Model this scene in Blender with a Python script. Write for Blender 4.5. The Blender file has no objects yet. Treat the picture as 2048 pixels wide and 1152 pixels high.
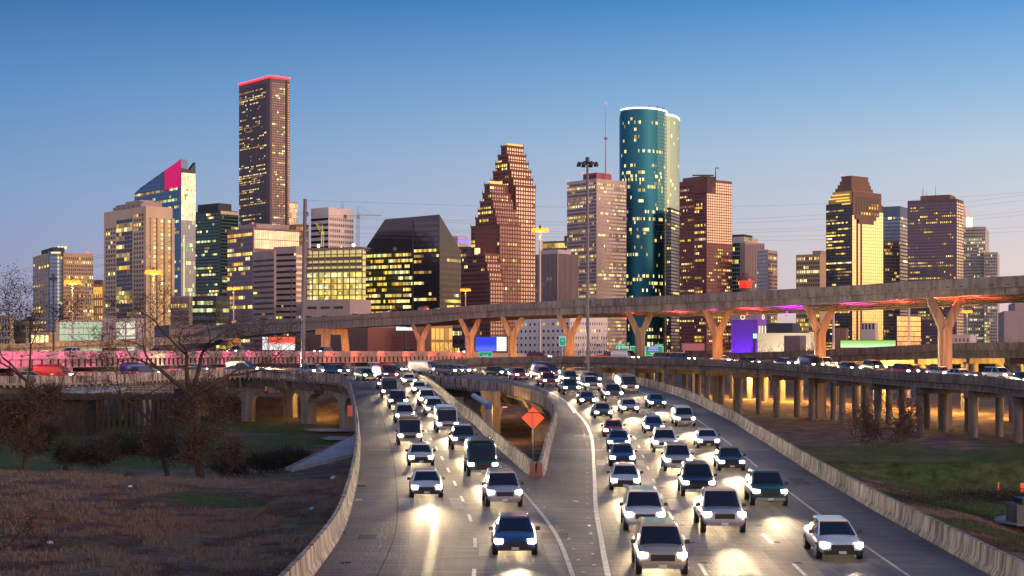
import bpy, bmesh, math, random
from mathutils import Vector, noise
S = bpy.context.scene
C = S.collection
R = math.radians
F, HY, ZC = 3000.0, 690.0, 9.0
# ---------------- camera
cd = bpy.data.cameras.new('camera'); co = bpy.data.objects.new('camera', cd); C.objects.link(co); S.camera = co
co.location = (0, 0, ZC); co.rotation_euler = (math.pi/2, 0, 0)
cd.lens = F/2048*36; cd.shift_y = (HY-576)/2048; cd.clip_start = 0.5; cd.clip_end = 20000
# ---------------- world: dusk sky, blue above, pink at the horizon, afterglow to the right
def lin(c): return tuple(((v/255)/12.92 if v/255 <= .04045 else (((v/255)+.055)/1.055)**2.4) for v in c)
w = bpy.data.worlds.new('World'); S.world = w; w.use_nodes = True
nt = w.node_tree; N = nt.nodes; LK = nt.links
def wn(t, **k):
    n = N.new(t)
    for a, b in k.items(): setattr(n, a, b)
    return n
tc = wn('ShaderNodeTexCoord'); sx = wn('ShaderNodeSeparateXYZ'); LK.new(tc.outputs['Generated'], sx.inputs[0])
def ramp(stops, src):
    r = wn('ShaderNodeValToRGB'); e = r.color_ramp.elements
    while len(e) < len(stops): e.new(.5)
    for i, (p, c) in enumerate(stops): e[i].position = p; e[i].color = (*c, 1)
    LK.new(src, r.inputs[0]); return r
def l_(c, k=1.0): return tuple(v*k for v in lin(c))
rA = ramp([(0, l_((168, 155, 180))), (.043, l_((155, 158, 189))), (.095, l_((132, 160, 200))), (.16, l_((96, 143, 194))), (.224, l_((56, 109, 166))), (1, l_((26, 60, 118)))], sx.outputs[2])
rB = ramp([(0, l_((232, 196, 198))), (.05, l_((226, 210, 208))), (.125, l_((186, 205, 222))), (.165, l_((146, 186, 222))), (.224, l_((80, 148, 212))), (1, l_((30, 70, 130)))], sx.outputs[2])
rC = ramp([(0, (2.3, 1.05, .46)), (.05, (2.3, 1.40, .80)), (.12, (2.0, 1.45, 1.1)), (.25, (1.0, .90, .95)), (1, l_((50, 90, 150)))], sx.outputs[2])
rD = ramp([(0, (1.8, 1.12, 1.0)), (.12, (1.4, 1.05, 1.1)), (.35, (.62, .58, .72)), (1, l_((60, 100, 160)))], sx.outputs[2])
def mr(src, a, b):
    m = wn('ShaderNodeMapRange'); m.interpolation_type = 'SMOOTHSTEP'
    m.inputs[1].default_value = a; m.inputs[2].default_value = b; LK.new(src, m.inputs[0]); return m.outputs[0]
def mixc(f, a, b):
    m = wn('ShaderNodeMix', data_type='RGBA'); LK.new(f, m.inputs[0]); LK.new(a, m.inputs[6]); LK.new(b, m.inputs[7]); return m.outputs[2]
mrl = wn('ShaderNodeMapRange'); mrl.inputs[1].default_value = -.33; mrl.inputs[2].default_value = .33; LK.new(sx.outputs[0], mrl.inputs[0])
m1 = mixc(mrl.outputs[0], rA.outputs[0], rB.outputs[0])
neg = wn('ShaderNodeMath', operation='MULTIPLY'); neg.inputs[1].default_value = -1; LK.new(sx.outputs[1], neg.inputs[0])
m1 = mixc(mr(neg.outputs[0], -.5, .5), m1, rD.outputs[0])
m2 = mixc(mr(sx.outputs[0], .38, .85), m1, rC.outputs[0])
sk = wn('ShaderNodeTexSky', sky_type='NISHITA'); sk.sun_disc = False
sk.sun_elevation = R(1.5); sk.sun_rotation = R(100); sk.ozone_density = 4
bg = N['Background']; bg.inputs[1].default_value = 1.0
bg2 = wn('ShaderNodeBackground'); LK.new(sk.outputs[0], bg2.inputs[0]); bg2.inputs[1].default_value = .02
ad = wn('ShaderNodeAddShader'); LK.new(m2, bg.inputs[0]); LK.new(bg.outputs[0], ad.inputs[0]); LK.new(bg2.outputs[0], ad.inputs[1])
LK.new(ad.outputs[0], N['World Output'].inputs[0])
# ---------------- afterglow key from the right (sun just set)
sd = bpy.data.lights.new('sun', 'SUN'); sd.energy = 2.0; sd.angle = R(14); sd.color = (1, .55, .33)
so = bpy.data.objects.new('sun', sd); C.objects.link(so); so.rotation_euler = (R(86), 0, R(53))
S.view_settings.view_transform = 'Standard'; S.view_settings.look = 'None'; S.view_settings.exposure = 0; S.view_settings.gamma = 1
S.cycles.use_light_tree = True; S.cycles.max_bounces = 5; S.cycles.diffuse_bounces = 2; S.cycles.sample_clamp_indirect = 4
S.cycles.sample_clamp_direct = 0

# ---------------- materials
MT = {}
def mat(name, col=(.5, .5, .5), rough=.8, metal=0., emit=None, es=0., spec=.5):
    if name in MT: return MT[name]
    m = bpy.data.materials.new(name); m.use_nodes = True; b = m.node_tree.nodes['Principled BSDF']
    b.inputs['Base Color'].default_value = (*col, 1); b.inputs['Roughness'].default_value = rough
    b.inputs['Metallic'].default_value = metal; b.inputs['Specular IOR Level'].default_value = spec
    if emit: b.inputs['Emission Color'].default_value = (*emit, 1); b.inputs['Emission Strength'].default_value = es
    MT[name] = m; return m
def nmat(name, stops, scale=(1, 1, 1), ns=1.0, detail=6, rough=.85, bump=0., bs=None, spec=.4, extra=None, obj=True):
    """noise driven colour; stops=[(pos,col)]"""
    if name in MT: return MT[name]
    m = mat(name, stops[0][1], rough, spec=spec); t = m.node_tree; n = t.nodes; b = n['Principled BSDF']
    c = n.new('ShaderNodeTexCoord'); mp = n.new('ShaderNodeMapping'); mp.inputs['Scale'].default_value = scale
    t.links.new(c.outputs['Object'], mp.inputs[0])
    tx = n.new('ShaderNodeTexNoise'); tx.inputs['Scale'].default_value = ns; tx.inputs['Detail'].default_value = detail; tx.inputs['Roughness'].default_value = .62
    t.links.new(mp.outputs[0], tx.inputs[0])
    r = n.new('ShaderNodeValToRGB'); e = r.color_ramp.elements
    while len(e) < len(stops): e.new(.5)
    for i, (p, cc) in enumerate(stops): e[i].position = p; e[i].color = (*cc, 1)
    t.links.new(tx.outputs[0], r.inputs[0]); out = r.outputs[0]
    if extra:
        for (sc2, ns2, amt, lo, hi) in extra:
            mp2 = n.new('ShaderNodeMapping'); mp2.inputs['Scale'].default_value = sc2; t.links.new(c.outputs['Object'], mp2.inputs[0])
            t2 = n.new('ShaderNodeTexNoise'); t2.inputs['Scale'].default_value = ns2; t2.inputs['Detail'].default_value = 5; t.links.new(mp2.outputs[0], t2.inputs[0])
            q = n.new('ShaderNodeMapRange'); q.inputs[1].default_value = lo; q.inputs[2].default_value = hi; q.inputs[3].default_value = 1-amt; q.inputs[4].default_value = 1
            t.links.new(t2.outputs[0], q.inputs[0])
            mm = n.new('ShaderNodeMix'); mm.data_type = 'RGBA'; mm.blend_type = 'MULTIPLY'; mm.inputs[0].default_value = 1
            t.links.new(out, mm.inputs[6]); t.links.new(q.outputs[0], mm.inputs[7]); out = mm.outputs[2]
    t.links.new(out, b.inputs['Base Color'])
    if bump:
        t3 = n.new('ShaderNodeTexNoise'); t3.inputs['Scale'].default_value = bs or ns*4; t3.inputs['Detail'].default_value = 6
        t.links.new(mp.outputs[0], t3.inputs[0])
        bp = n.new('ShaderNodeBump'); bp.inputs['Strength'].default_value = bump; bp.inputs['Distance'].default_value = .1
        t.links.new(t3.outputs[0], bp.inputs['Height']); t.links.new(bp.outputs[0], b.inputs['Normal'])
    return m

conc = nmat('concrete', [(.3, (.19, .17, .15)), (.6, (.34, .31, .28)), (.8, (.40, .37, .33))], (1, 1, .35), .5, bump=.3, bs=6, extra=[((1.2, 1.2, .12), 1.2, .35, .35, .6)])
concd = nmat('weathered_concrete', [(.3, (.12, .11, .10)), (.7, (.24, .22, .20))], (1, 1, .4), .6, bump=.3, bs=6, extra=[((1.4, 1.4, .15), 1.1, .4, .35, .6)])
barm = nmat('barrier_concrete', [(.3, (.25, .21, .19)), (.55, (.50, .43, .38)), (.8, (.62, .54, .48))], (1, 1, .3), .8, bump=.4, bs=9, extra=[((3.2, 3.2, .25), 1.3, .80, .36, .58), ((.15, .15, .15), 1.0, .3, .4, .6)])
roadm = nmat('road_concrete', [(.25, (.165, .125, .125)), (.5, (.235, .185, .18)), (.8, (.30, .24, .23))], (1.0, .12, 1), .7, rough=.74, bump=.3, bs=9, spec=.32, extra=[((.35, 5.5, 1), 1.0, .38, .35, .62), ((.08, .08, 1), 1.0, .30, .4, .6)])
asph = nmat('asphalt', [(.3, (.04, .04, .042)), (.7, (.07, .068, .068))], (1, 1, 1), .8)
paintw = nmat('road_paint', [(.35, (.36, .33, .32)), (.6, (.66, .62, .58))], (1, 1, 1), 2.5, rough=.5)
steel = mat('galvanised_steel', (.33, .34, .37), .45, .6)
dsteel = mat('dark_steel', (.05, .052, .058), .5, .4)
wood = nmat('creosoted_timber', [(.3, (.018, .014, .012)), (.7, (.05, .042, .036))], (2, 2, .4), 1.5)

# ---------------- mesh builder
class MB:
    bank = None
    deep = None
    def __init__(s): s.v = []; s.f = []; s.m = []
    def quad(s, a, b, c, d, m=0):
        i = len(s.v); s.v += [a, b, c, d]; s.f.append((i, i+1, i+2, i+3)); s.m.append(m)
    def tri(s, a, b, c, m=0):
        i = len(s.v); s.v += [a, b, c]; s.f.append((i, i+1, i+2)); s.m.append(m)
    def hexa(s, p, m=0):
        i = len(s.v); s.v += p
        for f in ((0, 3, 2, 1), (4, 5, 6, 7), (0, 1, 5, 4), (1, 2, 6, 5), (2, 3, 7, 6), (3, 0, 4, 7)):
            s.f.append(tuple(i+k for k in f)); s.m.append(m)
    def box(s, x0, x1, y0, y1, z0, z1, m=0):
        s.hexa([(x0, y0, z0), (x1, y0, z0), (x1, y1, z0), (x0, y1, z0), (x0, y0, z1), (x1, y0, z1), (x1, y1, z1), (x0, y1, z1)], m)
    def obox(s, o, u, v, h, m=0):
        """o corner, u,v horizontal vectors, h height"""
        o = Vector(o); u = Vector(u); v = Vector(v); z = Vector((0, 0, h))
        s.hexa([tuple(q) for q in (o, o+u, o+u+v, o+v, o+z, o+u+z, o+u+v+z, o+v+z)], m)
    def prism(s, poly, z0, z1, m=0):
        n = len(poly); i = len(s.v)
        s.v += [(x, y, z0) for x, y in poly]+[(x, y, z1) for x, y in poly]
        for k in range(n):
            j = (k+1) % n; s.f.append((i+k, i+j, i+n+j, i+n+k)); s.m.append(m)
        s.f.append(tuple(i+n+k for k in range(n))); s.m.append(m)
        s.f.append(tuple(i+k for k in reversed(range(n)))); s.m.append(m)
    def extr(s, poly, o, u, v, t, m=0):
        """poly (a,b) in plane o+a*u+b*Z, extruded along v by t"""
        o = Vector(o); u = Vector(u); v = Vector(v)*t; n = len(poly); i = len(s.v)
        P = [o+u*a+Vector((0, 0, b)) for a, b in poly]
        s.v += [tuple(p) for p in P]+[tuple(p+v) for p in P]
        for k in range(n):
            j = (k+1) % n; s.f.append((i+k, i+j, i+n+j, i+n+k)); s.m.append(m)
        s.f.append(tuple(i+n+k for k in range(n))); s.m.append(m)
        s.f.append(tuple(i+k for k in reversed(range(n)))); s.m.append(m)
    def tube(s, a, b, r0, r1, n=6, m=0, cap=True):
        a = Vector(a); b = Vector(b); d = (b-a)
        if d.length < 1e-6: return
        d.normalize(); x = d.orthogonal().normalized(); y = d.cross(x); i = len(s.v)
        for p, r in ((a, r0), (b, r1)):
            for k in range(n):
                t = 2*math.pi*k/n; s.v.append(tuple(p+x*(r*math.cos(t))+y*(r*math.sin(t))))
        for k in range(n):
            j = (k+1) % n; s.f.append((i+k, i+j, i+n+j, i+n+k)); s.m.append(m)
        if cap:
            s.f.append(tuple(i+n+k for k in range(n))); s.m.append(m); s.f.append(tuple(i+k for k in reversed(range(n)))); s.m.append(m)
    def ball(s, c, r, n=8, m=0, sz=1.):
        c = Vector(c); i = len(s.v); h = n//2
        for a in range(h+1):
            ph = math.pi*a/h
            for k in range(n):
                t = 2*math.pi*k/n; s.v.append((c.x+r*math.sin(ph)*math.cos(t), c.y+r*math.sin(ph)*math.sin(t), c.z+r*sz*math.cos(ph)))
        for a in range(h):
            for k in range(n):
                j = (k+1) % n; s.f.append((i+a*n+k, i+(a+1)*n+k, i+(a+1)*n+j, i+a*n+j)); s.m.append(m)
    def sweep(s, prof, path, closed=True, m=0, caps=True, skip=None):
        """prof [(u,dz)] u along left normal of the path"""
        n = len(prof); i = len(s.v); nrm = normals(path)
        for p, nn in zip(path, nrm):
            for u, dz in prof: s.v.append((p[0]+nn[0]*u, p[1]+nn[1]*u, p[2]+(dz*MB.deep(p) if MB.deep and dz < -.3 else dz)-(MB.bank(p)*u if MB.bank else 0)))
        for k in range(len(path)-1):
            for a in range(n if closed else n-1):
                b = (a+1) % n; s.f.append((i+k*n+a, i+(k+1)*n+a, i+(k+1)*n+b, i+k*n+b)); s.m.append(m)
        if closed and caps:
            s.f.append(tuple(i+a for a in range(n))); s.m.append(m); e = i+(len(path)-1)*n; s.f.append(tuple(e+a for a in reversed(range(n)))); s.m.append(m)
    def build(s, name, mats, parent=None, smooth=False, fix=False):
        o = None
        off = Vector((0, 0, 0))
        if parent is not None:
            p = parent
            while p is not None: off += Vector(p.location); p = p.parent
        me = bpy.data.meshes.new(name)
        vv = [(x-off.x, y-off.y, z-off.z) for x, y, z in s.v] if off.length > 0 else s.v
        me.from_pydata(vv, [], s.f)
        if not isinstance(mats, (list, tuple)): mats = [mats]
        for q in mats: me.materials.append(q)
        if len(mats) > 1: me.polygons.foreach_set('material_index', s.m)
        if smooth: me.polygons.foreach_set('use_smooth', [True]*len(me.polygons))
        if fix:
            bm = bmesh.new(); bm.from_mesh(me); bmesh.ops.remove_doubles(bm, verts=bm.verts, dist=.0005); bmesh.ops.recalc_face_normals(bm, faces=bm.faces); bm.to_mesh(me); bm.free()
        me.update()
        o = bpy.data.objects.new(name, me); C.objects.link(o)
        if parent is not None: o.parent = parent
        return o
def normals(path):
    out = []
    for k in range(len(path)):
        a = path[max(0, k-1)]; b = path[min(len(path)-1, k+1)]
        dx, dy = b[0]-a[0], b[1]-a[1]; L = math.hypot(dx, dy) or 1; out.append((-dy/L, dx/L))
    return out
def tag(o, label=None, cat=None, group=None, kind=None):
    if label: o['label'] = label
    if cat: o['category'] = cat
    if group: o['group'] = group
    if kind: o['kind'] = kind
    return o
def empty(name, loc, label, cat, group=None, rz=0):
    o = bpy.data.objects.new(name, None); C.objects.link(o); o.location = loc; o.rotation_euler = (0, 0, rz); o.empty_display_size = .5
    return tag(o, label, cat, group)
def kids(o): return [c for c in o.children]
def copy_tree(o, parent=None):
    c = o.copy(); C.objects.link(c); c.parent = parent
    for ch in list(o.children): copy_tree(ch, c)
    return c
def P(px, py, Y): return ((px-1024)/F*Y, Y, ZC-(py-HY)/F*Y)
def G(px, Y, z): return ((px-1024)/F*Y, Y, z)
def lamp(name, loc, col, e, r=.3, parent=None, kind='POINT'):
    d = bpy.data.lights.new(name, kind); d.energy = e; d.color = col; d.shadow_soft_size = r
    o = bpy.data.objects.new(name, d); C.objects.link(o); o.location = loc
    if parent is not None: o.parent = parent; o.location = Vector(loc)-Vector(parent.location)
    return o
def interp(tab, x):
    if x <= tab[0][0]: return tab[0][1]
    for (a, b), (c, d) in zip(tab, tab[1:]):
        if x <= c: return b+(d-b)*(x-a)/(c-a)
    return tab[-1][1]
def resample(pts, n=None, step=None):
    """smooth (Catmull-Rom) polyline then even spacing"""
    P_ = [Vector(p) for p in pts]; Q = []
    for i in range(len(P_)-1):
        p0 = P_[max(0, i-1)]; p1 = P_[i]; p2 = P_[i+1]; p3 = P_[min(len(P_)-1, i+2)]
        for k in range(12):
            t = k/12; Q.append(.5*((2*p1)+(p2-p0)*t+(2*p0-5*p1+4*p2-p3)*t*t+(3*p1-p0-3*p2+p3)*t**3))
    Q.append(P_[-1]); L = [0]
    for a, b in zip(Q, Q[1:]): L.append(L[-1]+(b-a).length)
    if step: n = max(2, int(L[-1]/step)+1)
    out = []; j = 0
    for k in range(n):
        t = L[-1]*k/(n-1)
        while j < len(L)-2 and L[j+1] < t: j += 1
        f = (t-L[j])/max(1e-9, L[j+1]-L[j]); out.append(tuple(Q[j].lerp(Q[j+1], f)))
    return out
def offset(path, u, dz=0):
    return [(p[0]+n[0]*u, p[1]+n[1]*u, p[2]+dz) for p, n in zip(path, normals(path))]

# ---------------- road geometry
ZT = [(0, .25), (56, .35), (98, .5), (134, 1.0), (165, 2.3), (200, 3.7), (230, 4.3), (260, 4.5), (400, 4.5)]
def zr(Y): return interp(ZT, Y)
def rp(px, py):
    lo, hi = 20., 300.
    for _ in range(50):
        m = (lo+hi)/2; y = HY+(ZC-zr(m))*F/m
        if y > py: lo = m
        else: hi = m
    return ((px-1024)/F*lo, lo, zr(lo))
def fp(px, Y, z): return G(px, Y, z)
LL = [rp(*q) for q in [(470, 1330), (565, 1225), (640, 1135), (690, 1056), (712, 976), (720, 921), (721, 876), (716, 830), (711, 803), (704, 778)]]+[fp(690, 207, 3.9), fp(650, 216, 4.1), fp(550, 228, 4.25), fp(450, 231, 4.3), fp(300, 218, 4.0), fp(200, 208, 3.9), fp(0, 205, 3.9), fp(-200, 205, 3.9)]
LR = [rp(*q) for q in [(1072, 1330), (1072, 1225), (1072, 1060), (1072, 958)]]+[rp(*q) for q in [(1052, 948), (997, 898), (952, 853), (908, 818), (860, 775)]]+[fp(828, 213, 4.0), fp(790, 223, 4.15), fp(700, 233, 4.3), fp(550, 239, 4.35), fp(450, 242, 4.4), fp(300, 229, 4.1), fp(200, 219, 4.0), fp(0, 216, 4.0), fp(-200, 216, 4.0)]
ML = [rp(*q) for q in [(1072, 1330), (1072, 1225), (1072, 1060), (1072, 958), (1090, 949), (1102, 893), (1114, 847), (1114, 828), (1096, 808), (1050, 791)]]+[rp(1006, 781), rp(948, 773), rp(863, 765)]+[fp(820, 219, 4.1), fp(780, 229, 4.25), fp(700, 238.5, 4.4), fp(550, 244, 4.4), fp(450, 246, 4.4), fp(300, 233, 4.1), fp(200, 223, 4.0), fp(0, 220, 4.0), fp(-200, 220, 4.0)]
MR = [rp(*q) for q in [(2330, 1330), (2120, 1225), (1979, 1150), (1858, 1083), (1740, 1017), (1613, 940), (1500, 867), (1424, 823), (1344, 788), (1244, 764)]]+[fp(1174, 224, 4.25), fp(1024, 239, 4.4), fp(860, 249, 4.4), fp(700, 254, 4.4), fp(550, 259, 4.4), fp(450, 260, 4.4), fp(300, 248, 4.1), fp(200, 240, 4.0), fp(0, 236, 4.0), fp(-200, 236, 4.0)]
def zroad(x, y):
    cap = 4.42-.34*min(1, max(0, (-38-x)/16))
    return min(zr(y), cap)
LL, LR, ML, MR = [[(x, y, zroad(x, y)) for x, y, z in resample(q, 150)] for q in (LL, LR, ML, MR)]

# ---------------- terrain
def h_ground(x, y):
    n = noise.noise(Vector((x*.05, y*.05, 0)))*.35+noise.noise(Vector((x*.25, y*.25, 3)))*.10
    if y < 0: return 0.
    # near bank at grade, abutment slope, low ground beyond
    k = min(1, max(0, (y-114)/11)); k = k*k*(3-2*k)
    base = -2.7*k
    if x < -10:
        cx = min(1, (-10-x)/10)
        cr = 108+6*math.sin(x*.07)+max(0, -25-x)*.05
        k2 = min(1, max(0, (y-cr)/9)); k2 = k2*k2*(3-2*k2)
        ch = math.exp(-((y-cr-15)/6.)**2)*2.6
        b2 = (.35*math.exp(-((x+38)/12)**2)-.2)*(1-k2)-2.9*k2-ch
        base = base*(1-cx)+b2*cx
        base += -.5*math.exp(-((x+14)/3.5)**2)*(1-k)*min(1, max(0, (y-60)/20))*.6
    near = max(0, 1-abs(y-60)/90)
    if x > 0:   # right of the main road: falls away from the barrier
        xr = interp([(40, 26), (66, 19.5), (78, 18.9), (97, 19.5), (128, 20.3), (165, 19.5), (210, 16)], y)
        d = x-xr-1.2
        if y < 114: base = -2.3*min(1, max(0, d/13))**1.2
        if d > 6 and y < 112: base += -.7*math.exp(-((y-84-d*.1)/5)**2)*min(1, (d-6)/6)
    # bank behind the viaducts
    k3 = min(1, max(0, (y-246)/14)); k3 = k3*k3*(3-2*k3)
    base += 2.9*k3*min(1, max(0, (45-abs(x+38))/20))
    if y > 300: n *= .3
    road = 1 if (y < 150 and -15 < x < 20) else 0
    if road: n = min(n, 0)*.5
    far = min(1, max(0, (y-280)/60)); base = base*(1-far)+(-2.6)*far
    return base+n
def axis(a, b, fine0, fine1, st):
    v = []; x = fine0
    while x <= fine1: v.append(x); x += st
    s_ = st; x = fine0
    pre = []
    while x > a: s_ *= 1.25; x -= s_; pre.append(x)
    s_ = st; x = v[-1]; post = []
    while x < b: s_ *= 1.25; x += s_; post.append(x)
    return pre[::-1]+v+post
gx = axis(-9000, 9000, -75, 85, 1.0); gy = axis(-600, 16000, 30, 300, 1.1)
vs = [(x, y, h_ground(x, y)) for y in gy for x in gx]; nx = len(gx)
fs = [(j*nx+i, j*nx+i+1, (j+1)*nx+i+1, (j+1)*nx+i) for j in range(len(gy)-1) for i in range(nx-1)]
me = bpy.data.meshes.new('ground'); me.from_pydata(vs, [], fs); me.polygons.foreach_set('use_smooth', [True]*len(fs)); me.update()
grd = bpy.data.objects.new('ground', me); C.objects.link(grd); tag(grd, kind='structure')
def sm(a, b, x):
    t = min(1, max(0, (x-a)/(b-a))); return t*t*(3-2*t)
def blob(x, y, cx, cy, rx, ry): return max(0, 1-((x-cx)/rx)**2-((y-cy)/ry)**2)**.5 if ((x-cx)/rx)**2+((y-cy)/ry)**2 < 1 else 0
def gcol(x, y):
    n1 = noise.noise(Vector((x*.11, y*.11, 7))); n2 = noise.noise(Vector((x*.35, y*.35, 2)))
    g = max(0, .12+n1*.9+n2*.4-.1)
    if x < -10 and y > 130: g = max(g*.6, 1.25*blob(x, y, -52, 188, 34, 60)+n1*.8); g -= 1.5*blob(x, y, -48, 200, 18, 7)
    if x < -8 and y < 112: g = max(g*.35-.05, .6*blob(x, y, -12, 68, 3.5, 22)+n1*.8+n2*.4-.1, .8*blob(x, y, -18, 90, 4, 6)+n2)
    if x > 15 and y < 182: g = max(g, .75+n1*.8-1.2*blob(x, y, 34, 86, 16, 4)-1.5*blob(x, y, 50, 108, 12, 14))
    if y > 172+n1*14 and x > -10: g = g*.35
    g = min(1, max(0, g))
    st = max(0, n2*1.6+.22)
    br = [.125, .084, .080]; sw = [.23, .165, .125]; gr = [.060, .095, .030]
    if x < -10 and 98 < y < 112: st = min(1, st+.5)
    c = [a+(b-a)*st for a, b in zip(br, sw)]
    rd = min(1, 1.3*blob(x, y, -19.5, 79, 8, 8)*max(0, .6+n2*2.2)); c = [a+(b-a)*rd for a, b in zip(c, (.24, .065, .040))]
    return [a+(b-a)*g for a, b in zip(c, gr)]
ca = me.color_attributes.new('tone', 'FLOAT_COLOR', 'POINT'); buf = []
for x, y, z in vs: buf += gcol(x, y)+[1.0]
ca.data.foreach_set('color', buf)
gm = nmat('grass_and_soil', [(.30, (.45, .45, .48)), (.5, (1, 1, 1)), (.68, (1.5, 1.45, 1.35))], (1, 2.5, 1), .9, detail=9, bump=1.0, bs=1.8, spec=.1, rough=.97)
_n = gm.node_tree.nodes; at = _n.new('ShaderNodeAttribute'); at.attribute_name = 'tone'; mm = _n.new('ShaderNodeMix'); mm.data_type = 'RGBA'; mm.blend_type = 'MULTIPLY'; mm.inputs[0].default_value = 1
gm.node_tree.links.new(at.outputs[0], mm.inputs[6]); gm.node_tree.links.new([q for q in _n if q.type == 'VALTORGB'][0].outputs[0], mm.inputs[7]); gm.node_tree.links.new(mm.outputs[2], _n['Principled BSDF'].inputs['Base Color'])
me.materials.append(gm)

def strip(name, A, B, m, dz=0.0, kind='structure'):
    b = MB(); n = len(A); c = 9 if math.dist(A[0], B[0]) > 3 else 2
    for k in range(n):
        for j in range(c):
            t = j/(c-1); x = A[k][0]+(B[k][0]-A[k][0])*t; y = A[k][1]+(B[k][1]-A[k][1])*t; b.v.append((x, y, zroad(x, y)+dz))
    for k in range(n-1):
        for j in range(c-1): b.f.append((c*k+j, c*k+j+1, c*k+c+j+1, c*k+c+j)); b.m.append(0)
    o = b.build(name, m); tag(o, kind=kind); return o
strip('road', LL, LR, roadm); strip('road', ML, MR, roadm)
# wheel tracks worn darker along each lane, transverse joints
trk = nmat('worn_wheel_track', [(.25, (.120, .090, .090)), (.5, (.18, .140, .137)), (.8, (.26, .205, .20))], (1.0, .10, 1), .9, rough=.68, bump=.2, bs=9, spec=.32, extra=[((.35, 5.5, 1), 1.0, .3, .35, .62)])
for path, us in ((MR, (5.0, 8.75, 12.45)), (LL, (-4.2, -7.85))):
    for u in us:
        for o_ in (-.85, .85): q = offset(path, u+o_)[1:146]; strip('worn_wheel_track', offset(q, -.24), offset(q, .24), trk, .006)
oil = nmat('oil_stained_concrete', [(.3, (.085, .065, .062)), (.6, (.17, .132, .128)), (.8, (.24, .19, .18))], (1, .35, 1), 1.4, rough=.6, bump=.2, bs=9)
for path, us in ((MR, (5.0, 8.75, 12.45)), (LL, (-4.2, -7.85))):
    for u in us: q = offset(path, u)[1:146]; strip('oil_stain', offset(q, -.20), offset(q, .20), oil, .006)
newc = nmat('patched_concrete', [(.3, (.26, .22, .20)), (.7, (.34, .29, .27))], (1, 1, 1), 1.2, rough=.75); tar = nmat('tar_patch', [(.3, (.03, .028, .03)), (.7, (.06, .055, .055))], (1, 1, 1), 2)
for path, u, a_, n_, m_, w_ in ((MR, 8.75, 17, 3, newc, 1.7), (MR, 12.45, 30, 2, newc, 1.7), (LL, -4.2, 22, 3, newc, 1.7), (MR, 1.6, 24, 2, tar, .5), (LL, -1.2, 15, 1, tar, .4), (MR, 16.4, 12, 1, tar, .6), (LL, -7.85, 12, 2, newc, 1.7), (MR, 5.0, 38, 2, tar, .9)):
    q = offset(path, u)[a_:a_+n_+1]; strip('road_patch', offset(q, -w_), offset(q, w_), m_, .0035)
def crossjoints(A, B, step, k0=0, k1=95):
    b = MB(); a = resample(A[k0:k1], step=step); n = len(a); c = resample(B[k0:k1], n=n)
    for p, q in zip(a, c):
        d = Vector((q[0]-p[0], q[1]-p[1], 0)); u = d.normalized(); t = Vector((-u.y, u.x, 0))*.022
        for j in range(6):
            e = [Vector((p[0], p[1], 0))+u*.5+(d-u*1.0)*(j/6), Vector((p[0], p[1], 0))+u*.5+(d-u*1.0)*((j+1)/6)]
            v = [e[0]-t, e[1]-t, e[1]+t, e[0]+t]; b.quad(*[(w_.x, w_.y, zroad(w_.x, w_.y)+.012) for w_ in v])
    tag(b.build('road_joint', asph), kind='structure')
crossjoints(LL, LR, 9.0); crossjoints(ML, MR, 9.0)
# painted lines and joints
def line(path, w, name='road_marking', dz=.02, m=None):
    strip(name, offset(path, -w/2), offset(path, w/2), m or paintw, dz)
nearR = [p for p in MR if p[1] < 330]
ml_line = offset(MR, 14.35); line(ml_line[4:110], .22)
line(offset(MR, 3.1)[4:140], .14)
llp = offset(LL, -9.7); line(llp[4:118], .18)
line(offset(LL, -2.4)[4:118], .06, m=asph)
def dashes(path, on, off, w, m, dz=.014):
    b = MB(); acc = 0; st = 0
    fine = resample(path, step=.5); nn = normals(fine); k = 0; per = int((on+off)/.5); c = 0
    while k < len(fine)-1:
        if k % per < int(on/.5):
            p, q, n0, n1 = fine[k], fine[k+1], nn[k], nn[k+1]
            zp = zroad(p[0], p[1])+.02; zq = zroad(q[0], q[1])+.02; b.quad((p[0]-n0[0]*w, p[1]-n0[1]*w, zp), (q[0]-n1[0]*w, q[1]-n1[1]*w, zq), (q[0]+n1[0]*w, q[1]+n1[1]*w, zq), (p[0]+n0[0]*w, p[1]+n0[1]*w, zp))
        k += 1
    tag(b.build('road_marking', m), kind='structure')
for u in (6.95, 10.65): dashes(offset(MR, u)[3:135], 3, 6, .08, paintw); dashes(offset(MR, u-.22)[3:60], .5, 5.5, .16, asph)
dashes(offset(LL, -6.0)[3:135], 3, 6, .08, paintw)
# expansion joints
jm = mat('steel_joint', (.55, .52, .48), .35, .7)
b = MB()
for Yj in (117.,):
    za = zr(Yj)+.05
    xs = [q for q in LL if abs(q[1]-Yj) < 2][0][0]; xe = [q for q in MR if abs(q[1]-Yj) < 2][0][0]; x1 = [q for q in LR if abs(q[1]-Yj) < 2][0][0]; x2 = [q for q in ML if abs(q[1]-Yj) < 2][0][0]
    for a, c in ((xs+.5, x1-.3), (x2+.5, xe-.4)): b.quad((a, Yj, za), (c, Yj+.6, za), (c, Yj+.75, za), (a, Yj+.15, za))
tag(b.build('road_joint', jm), kind='structure')
# raised markers beside the gore lines
b = MB()
for path, u in ((ml_line, .45), (llp, -.45)):
    pp = resample(offset(path, u)[4:60], step=3.1)
    for p in pp: zz = zroad(p[0], p[1]); b.box(p[0]-.06, p[0]+.06, p[1]-.06, p[1]+.06, zz, zz+.03)
tag(b.build('raised_pavement_markers', mat('marker', (.6, .55, .5), .3)), kind='stuff'); 
bpy.data.objects['raised_pavement_markers']['label'] = 'small raised reflective markers in rows along the white gore lines'
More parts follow.
